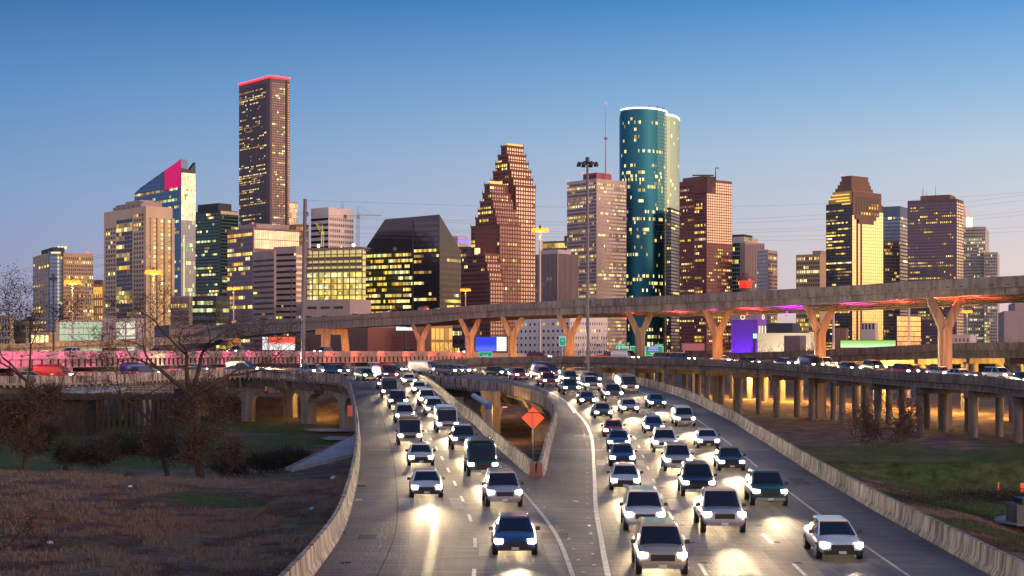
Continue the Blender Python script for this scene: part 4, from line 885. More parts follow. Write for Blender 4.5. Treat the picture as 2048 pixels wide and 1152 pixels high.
# 23
t = T('skyscraper', 'broad dark purple skyscraper with scattered lit windows and a boxy roof plant at the right', 1815, 1913, 1927, 397, 1800, 30, WL['purple'])
t.grid('L', 1, t.t1-1, 2, t.z(403), 24, 48, .5, .5, GL['violet'], .22, lits=(1, 1, 2, 3)); t.grid('R', .5, t.t2-.3, 2, t.z(403), 4, 48, .72, .62, GL['cream'], .05); t.roofbox(.15, .75, .1, .9, 5.5, WL['brown']); t.beacon(.15, 0, t.z1+5.5); t.beacon(.72, 0, t.z1+5.5)
for px, h in ((1850, 372), (1875, 368), (1856, 380), (1848, 378)): t.mast(px, 390, h, .25, dsteel)
t.done()
t = T('office_building', 'grey-white gridded tower at the right end of the skyline', 1924, 1971, 1978, 453, 1900, 20, WL['grey']); t.grid('L', .5, t.t1-.5, 0, t.z(457), 14, 40, .5, .5, GL['soot'], .2, lits=(1, 4, 2)); t.done()
t = T('office_building', 'lower grey-white gridded block attached right of the taller gridded tower', 1968, 1995, 1999, 504, 1890, 20, WL['grey']); t.grid('L', .5, t.t1-.5, 0, t.z(508), 8, 32, .5, .5, GL['soot'], .2, lits=(1, 4, 2)); t.done(60)
root = empty('office_tower', G(1936, 2100, -3), 'pale cream tower topped by a slender cone, peeking out right of the purple skyscraper', 'building')
b = MB(); x = G(1927, 2100, 0)[0]; b.tube((x, 2100, -3), (x, 2100, P(0, 436, 2100)[2]), 13, 13, 8); b.build('shaft', GL['cream'], root); b = MB(); b.tube((x, 2100, P(0, 436, 2100)[2]), (x, 2100, P(0, 404, 2100)[2]), 12.5, 1, 8); b.build('cone_roof', WL['white'], root)
t = T('office_building', 'wide low office block with yellow bands of light at the right edge', 1996, 2100, 2120, 626, 900, 15, WL['mauve']); t.grid('L', 0, t.t1, 2, t.z(630), 20, 8, .96, .5, GL['violet'], .6, run=.8); t.roofbox(.0, .8, 0, 1, 5, WL['mauve']); t.done(60)
# --- low buildings in front
t = T('civic_building', 'low beige civic building with large pale green glowing window grids at the left', 112, 212, 216, 640, 720, 12, WL['beige']); pg = mat('pale_green_light', (.3, .35, .3), .5, emit=(.62, .80, .50), es=.62); t.grid('L', t.uL(212)+1.5, t.uL(119), 1.5, t.z(643), 9, 6, .92, .86, pg, 0); t.done()
t = T('civic_building', 'taller beige wing of the low civic building with two bright window columns', 204, 276, 288, 636, 705, 14, WL['lilac']); t.grid('L', t.uL(272), t.uL(231), -1, t.z(642), 2, 6, .85, .82, mat('pale_white_light', (.4, .4, .35), .5, emit=(.85, .85, .62), es=.8), 0); t.done()
t = T('office_building', 'lit low annex below the far left apartment tower', 62, 98, 112, 664, 850, 20, WL['tan']); t.grid('L', 0, t.t1, -1, t.z(666), 4, 2, .8, .7, LIT[2], .8); t.done(0)
t = T('hotel_building', 'brown brick hotel block between the beige apartment tower and the dark glass tower', 341, 378, 385, 594, 980, 30, WL['taupe']); t.grid('L', .5, t.t1-.5, 0, t.z(604), 10, 8, .5, .5, GL['dark'], .15); t.roofbox(0, 1, 0, 1, .8, WL['mauve'], 'cornice'); t.done(60)
t = T('parking_garage', 'dark low building with strong yellow-lit floors left of the flyover bend', 383, 432, 458, 592, 1000, 30, WL['dark']); t.grid('L', 0, t.t1, 0, t.z(598), 8, 8, .93, .5, GL['green'], .85, run=.8, lits=(4, 1, 2, 4)); t.grid('R', 0, t.t2, 0, t.z(598), 4, 8, .9, .5, GL['green'], .7, lits=(4, 1)); t.done(60)
t = T('utility_building', 'low dark purple louvred building behind the slender ramp', 308, 338, 420, 650, 800, 70, WL['purple']); t.grid('R', 0, t.t2, 0, t.z(655), 26, 1, .5, .9, WL['mauve'], 0); t.done(0)
t = T('podium_building', 'plain mauve podium block under the unfinished building', 611, 700, 742, 598, 1080, 25, WL['mauve']); t.grid('L', 4, t.t1, 4, t.z(602), 3, 4, .7, .2, GL['soot'], 0); t.done(0)
t = T('theatre_building', 'big brown tiled blank-walled building behind the portal pier', 610, 735, 858, 652, 700, 55, WL['taupe']); t.grid('L', 0, t.t1, 0, t.z(655), 18, 9, .96, .94, WL['brown'], 0); t.grid('R', 0, t.t2, 0, t.z(655), 18, 9, .96, .94, WL['redgranite'], 0); t.done(0)
t = T('shop_building', 'bright amber-lit shop front with bare trees before it, seen behind the leftmost Y pier', 835, 862, 905, 650, 690, 60, WL['orange']); t.grid('R', 0, t.t2, -2, t.z(654), 5, 3, .8, .8, LIT[0], .8, lits=(1, 2, 0)); t.done(0)
t = T('office_building', 'dark low block beside the amber shop front under the flyover', 895, 935, 960, 655, 760, 40, WL['dark']); t.grid('L', 0, t.t1, 0, t.z(658), 8, 4, .6, .5, GL['dark'], .3); t.done(0)
t = T('civic_building', 'pale block with small square window openings seen between the Y piers', 1030, 1140, 1215, 634, 760, 60, WL['white']); t.grid('L', 0, t.t1, 0, t.z(640), 12, 6, .35, .35, GL['soot'], .15); t.grid('R', 0, t.t2, 0, t.z(640), 16, 6, .35, .38, GL['soot'], .25); t.done()
t = T('hotel_building', 'low block washed in violet light with round glowing clocks on its upper wall', 1462, 1515, 1533, 628, 640, 35, mat('violet_wall', (.22, .08, .55), .7));  # violet wash is put into the wall colour as well
b = MB(); b.obox(t.pt(0, 0)+t.n1*.2+Vector((0, 0, t.z(640))), t.d1*t.t1, t.n1*.3, t.z(628)-t.z(640)); b.build('upper_wall', WL['mauve'], t.root); t.grid('R', .5, t.t2-.5, -1, t.z(644), 5, 3, .5, .5, LIT[2], .8, lits=(2,))
for face_o, nv, dv in ((t.pt(t.uL(1487), 0), t.n1, t.d1), (t.pt(0, t.uR(1523)), t.n2, t.d2)):
    b = MB(); c_ = face_o+nv*.8; z_ = t.z(634); 
    for k in range(16):
        a0, a1 = 2*math.pi*k/16, 2*math.pi*(k+1)/16; r_ = .95; p_ = c_+dv*(r_*math.cos(a0)); q_ = c_+dv*(r_*math.cos(a1)); b.tube((p_.x, p_.y, z_+r_*math.sin(a0)), (q_.x, q_.y, z_+r_*math.sin(a1)), .17, .17, 5)
    b.build('ring_light', LIT[2], t.root)
for v_, zz in ((t.uL(1475), 1), (t.uL(1500), 1)):
    q = t.pt(v_, 0)+t.n1*5; lamp('wall_washer', (q.x, q.y, zz), (.3, .05, 1), 5200, .5, t.root)
t.done(0)
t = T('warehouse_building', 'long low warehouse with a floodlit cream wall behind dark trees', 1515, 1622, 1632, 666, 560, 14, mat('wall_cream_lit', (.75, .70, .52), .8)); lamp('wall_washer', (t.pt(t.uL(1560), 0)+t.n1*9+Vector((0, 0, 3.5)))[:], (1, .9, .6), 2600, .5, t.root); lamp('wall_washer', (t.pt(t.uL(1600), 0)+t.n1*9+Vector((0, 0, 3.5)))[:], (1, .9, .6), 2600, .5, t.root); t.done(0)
t = T('warehouse_building', 'dark flat-roofed shed behind the floodlit warehouse wall', 1530, 1585, 1600, 646, 700, 20, WL['darkblue']); b = MB(); q = t.pt(8, 0); b.ball((q.x-8, q.y-1, t.z(657)), .7, 8); b.build('floodlight', whitelamp, t.root); t.done(0)
t = T('office_building', 'dark brown flat block right of the fork of the second Y pier', 1664, 1692, 1697, 656, 620, 15, WL['brown']); t.done(0)
t = T('office_building', 'small orange-reflecting glass box building near the right Y pier', 1788, 1793, 1841, 630, 800, 52, WL['dark']); t.grid('R', .3, t.t2, 0, t.z(632), 12, 9, .96, .86, GL['gold'], 0); t.done()
t = T('shed_building', 'small lilac flat-roofed shed beside the rightmost Y pier', 1900, 1940, 1953, 669, 480, 20, WL['lilac']); t.grid('L', 0, t.t1, t.z(684), t.z(676), 5, 1, .3, .8, GL['soot'], 0); t.done(0)
t = T('shed_building', 'small dark purple house among the trees in front of the floodlit wall', 1568, 1600, 1612, 671, 470, 20, WL['purple']); t.done(0)
t = T('office_building', 'small grey block with dark openings standing before the gold-faced skyscraper', 1722, 1750, 1756, 645, 1000, 20, WL['grey']); t.grid('L', 0, t.t1, t.z(660), t.z(646), 4, 1, .5, .8, GL['soot'], 0); t.done(0)
# ---------------- cars
black = mat('black_rubber', (.015, .015, .015), .8); rimm = mat('alloy_rim', (.4, .4, .42), .35, .8); cglass = mat('car_glass', (.012, .014, .018), .06, 0, spec=.8)
trimm = mat('dark_trim', (.02, .02, .022), .5); chrome = mat('chrome', (.6, .6, .62), .2, .9)
hl = mat('headlight_glow', (1, 1, 1), .3, emit=(1, .93, .78), es=22); tl = mat('taillight', (.4, .02, .02), .3, emit=(1, .04, .02), es=1.2); pl = mat('plate', (.6, .6, .6), .5)
def paint(n, c, metal=.3):
    if n in MT: return MT[n]
    m = mat(n, c, .3, metal); m.node_tree.nodes['Principled BSDF'].inputs['Coat Weight'].default_value = .8; return m
PC = [('white', (.72, .72, .70)), ('silver', (.42, .43, .45)), ('black', (.015, .015, .018)), ('grey', (.13, .135, .145)), ('red', (.35, .025, .02)), ('blue', (.03, .07, .22)), ('beige', (.42, .36, .27)), ('dark green', (.02, .08, .05))]
PNT = [(n, paint('paint_'+n.replace(' ', '_'), c)) for n, c in PC]
SPOT = bpy.data.lights.new('headlight_beam', 'SPOT'); SPOT.energy = 13000; SPOT.color = (1, .74, .42); SPOT.spot_size = R(42); SPOT.spot_blend = 1.0; SPOT.shadow_soft_size = .25
def ring_loft(mb, rings):
    n = len(rings[0]); i = len(mb.v)
    for r in rings: mb.v += r
    for k in range(len(rings)-1):
        for a in range(n): c = (a+1) % n; mb.f.append((i+k*n+a, i+k*n+c, i+(k+1)*n+c, i+(k+1)*n+a)); mb.m.append(0)
    mb.f.append(tuple(i+a for a in reversed(range(n)))); mb.m.append(0); e = i+(len(rings)-1)*n; mb.f.append(tuple(e+a for a in range(n))); mb.m.append(0)
def sect(x, w, z0, z1, cr): return [(x, -w*.84, z0), (x, -w*.97, z0+.14), (x, -w, (z0+z1)/2), (x, -w*.97, z1-.10), (x, -w*.86, z1), (x, -w*.4, z1+cr), (x, w*.4, z1+cr), (x, w*.86, z1), (x, w*.97, z1-.10), (x, w, (z0+z1)/2), (x, w*.97, z0+.14), (x, w*.84, z0)]
CT = {
 'sedan': dict(L=4.7, W=.91, body=[(-2.35, .72, .42, .78, .02), (-2.2, .86, .28, .98, .03), (-1.5, .91, .22, 1.0, .03), (0, .91, .20, .96, .02), (1.1, .91, .20, .93, .04), (1.9, .87, .22, .82, .05), (2.25, .80, .26, .70, .03), (2.35, .68, .36, .60, .01)],
    cab=[(-1.85, .72, .62, .98, 1.0), (-1.2, .78, .62, .95, 1.38), (-.3, .80, .60, .95, 1.45), (.35, .80, .59, .94, 1.38), (1.15, .76, .66, .92, .97)], rf=(-1.2, .35, .60, 1.38, 1.46), wx=1.42, wr=.33, hz=.66, hy=.66),
 'sport utility car': dict(L=4.8, W=.96, body=[(-2.35, .82, .5, 1.0, .02), (-2.25, .92, .34, 1.12, .02), (-1.5, .96, .28, 1.14, .02), (0, .96, .26, 1.12, .02), (1.2, .96, .26, 1.08, .05), (2.0, .93, .28, 1.0, .05), (2.3, .88, .32, .88, .03), (2.4, .78, .42, .74, .01)],
    cab=[(-2.25, .84, .72, 1.1, 1.2), (-2.0, .86, .70, 1.1, 1.66), (-.6, .87, .69, 1.1, 1.74), (.35, .87, .68, 1.08, 1.68), (1.15, .84, .76, 1.06, 1.12)], rf=(-2.0, .35, .69, 1.67, 1.76), wx=1.45, wr=.37, hz=.84, hy=.72),
 'pickup': dict(L=5.6, W=1.0, body=[(-2.8, .94, .55, 1.1, .0), (-2.75, .98, .42, 1.12, .0), (-.5, 1.0, .36, 1.14, .0), (.2, 1.0, .34, 1.14, .02), (1.3, 1.0, .34, 1.14, .05), (2.3, .98, .36, 1.10, .05), (2.7, .94, .40, .98, .02), (2.8, .86, .5, .8, .01)],
    cab=[(-.75, .86, .74, 1.12, 1.2), (-.6, .88, .74, 1.12, 1.78), (0, .9, .73, 1.12, 1.86), (.7, .9, .72, 1.12, 1.8), (1.4, .86, .8, 1.1, 1.16)], rf=(-.6, .7, .73, 1.79, 1.88), wx=1.75, wr=.41, hz=.94, hy=.78),
 'van': dict(L=5.4, W=1.0, body=[(-2.7, .92, .5, 1.9, .1), (-2.6, .98, .36, 2.1, .1), (-1, 1.0, .32, 2.15, .1), (.8, 1.0, .32, 2.12, .1), (1.25, .98, .32, 1.95, .08), (1.3, .97, .32, 1.12, .05), (2.3, .94, .34, 1.0, .05), (2.65, .86, .42, .85, .02)],
    cab=[(1.15, .93, .86, 1.15, 2.02), (1.32, .92, .84, 1.13, 1.95), (2.0, .86, .8, 1.06, 1.14)], rf=(-2.2, .9, .8, 2.22, 2.27), wx=1.7, wr=.37, hz=.85, hy=.76)}
def make_car(kind):
    c = CT[kind]; root = bpy.data.objects.new('car' if kind in ('sedan',) else {'sport utility car': 'sport_utility_car', 'pickup': 'pickup_truck', 'van': 'van'}[kind], None); C.objects.link(root)
    b = MB(); ring_loft(b, [sect(*q) for q in c['body']]); bo = b.build('body', PNT[0][1], root, smooth=True, fix=True); md = bo.modifiers.new('round', 'SUBSURF'); md.levels = md.render_levels = 1
    b = MB(); rg = []
    for x, wb, wt, z0, z1 in c['cab']: zz = max(z1, z0+.03); rg.append([(x, -wb, z0), (x, -(wb+wt)/2, (z0+zz)/2), (x, -wt, zz-.03), (x, -wt*.8, zz), (x, wt*.8, zz), (x, wt, zz-.03), (x, (wb+wt)/2, (z0+zz)/2), (x, wb, z0)])
    ring_loft(b, rg); b.build('windows', cglass, root)
    x0, x1, w_, z0, z1 = c['rf']; b = MB(); ring_loft(b, [[(x, -w_*1.02, z0), (x, -w_*.9, z1), (x, w_*.9, z1), (x, w_*1.02, z0)] for x in (x0, x1)])
    for sy in (-1, 1):
        q0 = c['cab'][-1]; q1 = c['cab'][-2]; b.tube((q0[0], sy*q0[1], q0[3]), (x1, sy*w_*1.0, z0), .035, .03, 5); b.tube((x1-.75, sy*(q1[1]+.01), q1[3]), (x1-.7, sy*w_*1.0, z0), .035, .03, 5)
    b.build('roof', PNT[0][1], root)
    fr = c['body'][-1][0]; rr = c['body'][0][0]; W = c['W']
    for sy in (-1, 1):
        y = c['hy']*sy
        b = MB(); b.hexa([(fr-.28, y-.19, c['hz']-.08), (fr-.02-.05*0, y-.15, c['hz']-.08), (fr-.02, y+.15, c['hz']-.08), (fr-.28, y+.19, c['hz']-.08), (fr-.30, y-.19, c['hz']+.09), (fr-.06, y-.15, c['hz']+.07), (fr-.06, y+.15, c['hz']+.07), (fr-.30, y+.19, c['hz']+.09)]); b.build('headlight', hl, root)
        b = MB(); b.box(rr-.03, rr+.2, y-.14, y+.10, c['hz']-.02, c['hz']+.12); b.build('taillight', tl, root)
        b = MB(); xm = c['cab'][-1][0]-.35; b.box(xm-.1, xm+.05, sy*(W-.02) if sy > 0 else -W-.16, sy*(W+.16) if sy > 0 else -W+.02, c['cab'][-1][3]+.02, c['cab'][-1][3]+.17); b.build('mirror', trimm, root)
        for sx_ in (-1, 1):
            b = MB(); x = c['wx']*sx_; yo = W*sy; b.tube((x, yo-.22*sy, c['wr']), (x, yo+.01*sy, c['wr']), c['wr'], c['wr'], 16); wl = b.build('wheel', black, root)
            b = MB(); b.tube((x, yo, c['wr']), (x, yo+.03*sy, c['wr']), c['wr']*.62, c['wr']*.55, 12); b.build('rim', rimm, wl)
    b = MB(); zg = c['hz']-.20; b.box(fr-.2, fr+.015, -.45, .45, zg, zg+.22); b.build('grille', trimm, root)
    b = MB(); b.box(fr-.3, fr+.04, -W*.8, W*.8, c['body'][-1][2]-.06, c['body'][-1][2]+.1); b.build('bumper', trimm if kind == 'sedan' else chrome, root)
    b = MB(); b.box(fr+.041, fr+.05, -.15, .15, c['body'][-1][2]-.03, c['body'][-1][2]+.08); b.build('licence_plate', pl, root)
    s_ = bpy.data.objects.new('headlight_beam', SPOT); C.objects.link(s_); s_.parent = root; s_.location = (fr+.25, 0, c['hz']+.05); s_.rotation_euler = (0, R(-86), 0)
    # aim along +X, slightly down
    s_.rotation_euler = Vector((1, 0, .13)).to_track_quat('-Z', 'Y').to_euler()
    return root
PROTO = {k: make_car(k) for k in CT}; used = set()
random.seed(21); ORD = ['front', 'second', 'third', 'fourth', 'fifth', 'sixth', 'seventh', 'eighth', 'ninth', 'tenth', 'eleventh', 'twelfth', 'thirteenth', 'fourteenth', 'fifteenth', 'sixteenth', 'seventeenth', 'eighteenth', 'nineteenth', 'twentieth', 'twenty-first', 'twenty-second', 'twenty-third', 'twenty-fourth', 'twenty-fifth']
def traffic(path, a, e, gap, lane, grp, toward=True, dz=.0, zf=None, jit=.25):
    L = cumlen(path); t = a; i = 0
    while t < min(e, L[-1]-3):
        kind = random.choice(['sedan', 'sedan', 'sport utility car', 'sport utility car', 'pickup', 'van', 'sedan']); cn, pm = random.choice(PNT[:6]+PNT)
        seg = sub(path, max(0, t-2), t+2); p, q = Vector(seg[0]), Vector(seg[-1]); m = (p+q)/2; d = (p-q) if toward else (q-p)
        if zf: m.z = zf(m.x, m.y); d.z = (zf(p.x, p.y)-zf(q.x, q.y))*(1 if toward else -1)
        n_ = Vector((-d.y, d.x, 0)).normalized(); m += n_*random.uniform(-jit, jit)
        if kind not in used: r = PROTO[kind]; used.add(kind)
        else: r = copy_tree(PROTO[kind])
        r.location = (m.x, m.y, m.z+dz); d.normalize(); r.rotation_euler = (0, -math.asin(d.z), math.atan2(d.y, d.x))
        for ch in r.children:
            if ch.name.split('.')[0] in ('body', 'roof'): ch.material_slots[0].link = 'OBJECT'; ch.material_slots[0].material = pm
        tag(r, '%s %s, headlights lit, %s in %s' % (cn, {'pickup': 'pickup', 'sport utility car': 'utility car'}.get(kind, kind), ORD[min(i, 24)], lane), {'pickup': 'pickup truck', 'sport utility car': 'car', 'sedan': 'car', 'van': 'van'}[kind], grp)
        i += 1; t += gap*random.uniform(.78, 1.35)
def start_at(path, Y): k = [k for k in range(len(path)) if path[k][1] > Y][0]; return cumlen(path)[k]
g1 = 'cars coming along the wide right road'
for u, nm, y0, gp in ((5.0, 'the right lane of the wide right road', 60, 17), (8.75, 'the middle lane of the wide right road', 69, 15.5), (12.45, 'the left lane of the wide right road', 58, 16)):
    pth = offset(MR, u); traffic(pth, start_at(pth, y0), 290, gp, nm, g1, zf=zroad)
g2 = 'cars coming along the left road'
for u, nm, y0, gp in ((-4.2, 'the outer lane of the left road', 84, 17), (-7.85, 'the inner lane of the left road', 62, 15.5)):
    pth = offset(LL, u); traffic(pth, start_at(pth, y0), 280, gp, nm, g2, zf=zroad)
for u, nm in ((3.2, 'the near lane of the low curving viaduct'), (6.8, 'the far lane of the low curving viaduct')):
    pth = offset(bpath, u); traffic(pth, 60, 210, 15, nm, 'cars on the low curving viaduct', toward=False)
for u, nm, tw in ((3.0, 'the near lane of the high flyover', True), (6.2, 'the far lane of the high flyover', False)):
    pth = offset(fpath, u); traffic(pth, 250, 560, 32, nm, 'cars on the high flyover', toward=tw)
pth = offset(ppath, 3.2); traffic(pth, 30, 190, 24, 'the near lane of the pink-lit bridge', 'cars on the pink-lit bridge', toward=True)

# ---------------- lamps
SOD = (1, .50, .10); sodm = mat('sodium_glow', (.10, .03, .0), .4, emit=(1, .24, .01), es=3.2)
def highmast(label, px, ptop, Y, zb, n=8, rr=1.3, lit=True, e=9000, r=.3, m=None, rad=None):
    x, _, zt = P(px, ptop, Y); root = empty('high_mast_lamp', (x, Y, zb), label, 'street lamp', 'tall freeway lamps')
    b = MB(); b.tube((x, Y, zb), (x, Y, zt+.3), r, r*.55, 12); b.tube((x, Y, zb-.2), (x, Y, zb+.5), r*1.5, r*1.5, 12); b.build('pole', m or steel, root, smooth=False)
    b = MB()
    for k in range(n): a0, a1 = 2*math.pi*k/n, 2*math.pi*(k+1)/n; b.tube((x+rr*.7*math.cos(a0), Y+rr*.7*math.sin(a0), zt), (x+rr*.7*math.cos(a1), Y+rr*.7*math.sin(a1), zt), .09, .09, 4); b.tube((x, Y, zt), (x+rr*math.cos(a0), Y+rr*math.sin(a0), zt), .06, .06, 4)
    b.tube((x, Y, zt), (x, Y, zt+.9), .35, .3, 8); b.build('lamp_ring', dsteel, root)
    for k in range(n):
        a0 = 2*math.pi*(k+.5)/n; q = (x+rr*math.cos(a0), Y+rr*math.sin(a0)); b = MB(); g_ = 1.9 if lit else 1.0; b.tube((q[0], q[1], zt-.5*g_), (q[0], q[1], zt-.1), .36*g_, .28*g_, 8); b.tube((q[0], q[1], zt-.1), (q[0], q[1], zt+.15), .28*g_, .12, 8); b.build('luminaire', sodm if lit else dsteel, root)
    if lit: lamp('lamp_light', (x, Y, zt-1.6), (1, .36, .05), e, 1.0, root)
    return root
highmast('very tall unlit high-mast lamp pole standing in front of the flyover, right of centre', 1175, 326, 232.5, -3, 8, 1.45, False, r=.34, m=mat('pole_grey', (.14, .14, .18), .5, .4))
highmast('lit orange high-mast lamp right of the stepped granite skyscraper', 1080, 457, 430, -3, 8, 2.0, True, 9000, .45, mat('warm_pole', (.45, .40, .38), .5, .3))
highmast('lit orange high-mast lamp in front of the far left apartment tower', 145, 561, 402, -3, 8, 1.6, True, 24000, .3)
highmast('lit orange high-mast lamp in front of the beige apartment tower', 307, 541, 405, -3, 8, 1.7, True, 24000, .32)
highmast('lit orange high-mast lamp above the left bend of the flyover', 467, 575, 700, -3, 8, 2.4, True, 6000, .5)
highmast('small lit orange high-mast lamp above the flyover left of the granite skyscraper', 931, 578, 700, -3, 8, 2.0, True, 5000, .4)
highmast('small lit orange street lamp behind the rightmost Y pier', 1934, 621, 620, -3, 6, 1.6, True, 4000, .35)
highmast('thin dark unlit lamp mast before the lilac ribbon-windowed blocks', 583, 541, 640, -3, 8, 2.2, False, 0, .35, dsteel)
highmast('thin dark unlit mast left of the lit lamp at the far left', 107, 556, 300, -3, 6, .5, False, 0, .25, dsteel)
pinkpole = mat('pinkish_pole', (.55, .42, .48), .5, .2)
highmast('pinkish pole seen beneath the flyover right of the second Y pier', 1667, 590, 330, -3, 4, .5, False, 0, .35, pinkpole)
highmast('pinkish pole seen beneath the flyover left of the rightmost Y pier', 1818, 585, 330, -3, 4, .5, False, 0, .38, pinkpole)
# power pole and lines
root = empty('power_pole', G(608, 239.6, -3), 'thick grey steel power pole rising left of centre, carrying thin power lines', 'power pole'); x = G(608, 239.6, 0)[0]
b = MB(); b.tube((G(603, 239.6, 0)[0], 239.6, -3), (x+.2, 239.6, P(0, 398, 239.6)[2]), .44, .30, 14); b.build('pole', mat('pole_grey', (.14, .14, .18), .5, .4), root)
b = MB()
for py in (422, 448, 462): z = P(0, py, 239.6)[2]; b.tube((x+.25, 239.6, z), (x+.7, 239.3, z-.5), .05, .05, 5); b.tube((x+.65, 239.3, z-.2), (x+.65, 239.3, z-.9), .1, .1, 6)
b.build('insulators', dsteel, root)
root_l = None
wirem = mat('wire', (.06, .06, .07), .6)
def wire(A, B, sag, label, r=.017):
    b = MB(); n = 26; pr = None
    for k in range(n+1):
        f = k/n; p = Vector(A).lerp(Vector(B), f); p.z -= sag*4*f*(1-f)
        if pr: b.tube(pr, p, r, r, 4, cap=False)
        pr = tuple(p)
    tag(b.build('power_line', wirem), label, 'power line', 'power lines strung from the steel pole')
nm = ['topmost', 'second', 'third', 'fourth', 'fifth', 'sixth', 'lowest']
for k, (pa, pb, sg) in enumerate(((400, 395, 2.6), (428, 384, 4.0), (431, 396, 4.0), (447, 424, 3.4), (450, 432, 3.4), (463, 470, 2.0), (470, 479, 2.0))):
    wire(P(608, pa, 239.6), P(2300, pb-35, 330), sg*1.2, '%s thin power line sagging right from the steel pole' % nm[k])
for k, (pa, pb) in enumerate(((424, 566), (428, 572), (447, 580), (450, 584), (466, 606), (470, 610))):
    wire(P(608, pa, 239.6), P(-260, pb+22, 190), .7, '%s thin power line descending left from the steel pole' % (nm[k] if k < 5 else 'lowest'))

# sodium lamps below the decks
def wallpack(px, Y, z, e, label, col=SOD, m=None, name='deck_lamp', grp='orange lamps under the viaducts'):
    x = G(px, Y, z)[0]; root = empty(name, (x, Y, z), label, 'lamp', grp)
    b = MB(); b.box(x-.3, x+.3, Y-.15, Y+.15, z, z+.22); b.build('housing', dsteel, root); b = MB(); b.box(x-.25, x+.25, Y-.12, Y+.12, z-.1, z-.002); b.build('lens', m or sodm, root)
    lamp('lamp_light', (x, Y, z-.45), col, e, .25, root); return root
for i, (px, Y, e) in enumerate(((1290, 371, 6000), (1420, 341, 9000), (1500, 323, 22000), (1590, 308, 22000), (1690, 291, 22000), (1800, 272, 22000), (1910, 255, 22000), (2030, 238, 10000))): wallpack(px, Y, 3.6, e, '%s orange lamp from the left under the viaducts on the right' % ORD[i].replace('front', 'first'))
for i, (px, Y, e) in enumerate(((560, 246, 1500), (655, 243, 2600), (700, 238, 1600), (960, 245, 2600))): wallpack(px, Y, 2.3, e, '%s orange lamp from the left under the middle bridges' % ORD[i].replace('front', 'first'))
# invented floodlights, added to light the Y piers orange
for i, (px, col, e) in enumerate(((470, (1, .33, .06), 2600), (672, (1, .30, .05), 2600), (842, (1, .22, .08), 1500), (940, (1, .25, .07), 1500), (1025, (1, .34, .08), 1500), (1140, (1, .27, .03), 1500), (1280, (1, .27, .03), 1500), (1435, (1, .27, .03), 1500), (1640, (1, .27, .03), 1500), (1890, (1, .36, .10), 1000))):
    k = at_px(fpath, px); p = fpath[k]; Y = p[1]+3.6-11; x = (px+10-1024)/F*Y+2; zf_ = 6.4
    root = empty('floodlight', (x, Y, zf_-9), 'added floodlight aimed at the %s flyover pier from the left' % ORD[i].replace('front', 'first'), 'floodlight', 'added floodlights before the Y piers')
    b = MB(); b.tube((x, Y, zf_-9.5), (x, Y, zf_), .06, .06, 6); b.build('post', dsteel, root); b = MB(); b.box(x-.2, x+.2, Y-.15, Y+.1, zf_, zf_+.3); b.build('housing', dsteel, root)
    s_ = lamp('lamp_light', (x, Y+.2, zf_+.2), col, e*4.2, .3, root, 'SPOT'); s_.data.spot_size = R(95); s_.data.spot_blend = .8
    tgt = Vector(((px-1024)/F*(Y+11), Y+11, 10)); s_.rotation_euler = (tgt-Vector((x, Y+.2, zf_+.2))).to_track_quat('-Z', 'Y').to_euler()
# coloured lights below the flyover
for i, (px, col, e) in enumerate(((1250, (1, .06, .03), 260), (1340, (1, .03, .05), 420), (1425, (1, .01, .35), 420), (1500, (1, .02, .05), 520), (1560, (.75, .0, 1), 700), (1625, (.5, .02, 1), 700), (1690, (1, .02, .3), 420), (1780, (1, .05, .04), 380), (1870, (1, .08, .03), 300), (1980, (1, .1, .04), 300))):
    k = at_px(fpath, px); p = fpath[k]; x, Y, z = p[0], p[1]+2.0, p[2]-3.2
    root = empty('underdeck_light', (x, Y, z), '%s small coloured light from the left hung beneath the flyover' % ORD[i].replace('front', 'first'), 'lamp', 'coloured lights beneath the flyover')
    b = MB(); b.tube((x, Y, z+.1), (x, Y, p[2]-.9), .03, .03, 5); b.build('hanger', dsteel, root); b = MB(); b.tube((x, Y, z), (x, Y, z+.12), .14, .14, 8); b.build('housing', dsteel, root)
    s_ = lamp('lamp_light', (x, Y, z+.3), col, e*22, .15, root, 'SPOT'); s_.rotation_euler = (math.pi, 0, 0); s_.data.spot_size = R(165); s_.data.spot_blend = .6
# invented bracket lamps, added to tint the steel girder bridge pink
for i, px in enumerate(range(-60, 940, 52)):
    k = at_px(ppath, px); p = ppath[k]; Y = p[1]-4.5; x = (px-1024)/F*Y; z = p[2]+.2
    root = empty('added_pink_light', (x, Y, z), '%s added pink light from the left along the steel bridge' % ORD[i].replace('front', 'first'), 'lamp', 'added pink lights on the steel bridge')
    b = MB(); b.tube((x, Y, z), (x, p[1]+.1, z+.3), .05, .05, 5); b.build('bracket', dsteel, root); b = MB(); b.box(x-.2, x+.2, Y-.15, Y+.1, z-.05, z+.12); b.build('housing', dsteel, root)
    col = (1, .07, .26) if px < 650 else (1, .12, .07)
    s_ = lamp('lamp_light', (x, Y+.25, z+.25), col, 1350, .3, root, 'SPOT'); s_.data.spot_size = R(150); s_.data.spot_blend = .7; s_.rotation_euler = (Vector((0, 1, -.10))).to_track_quat('-Z', 'Y').to_euler()
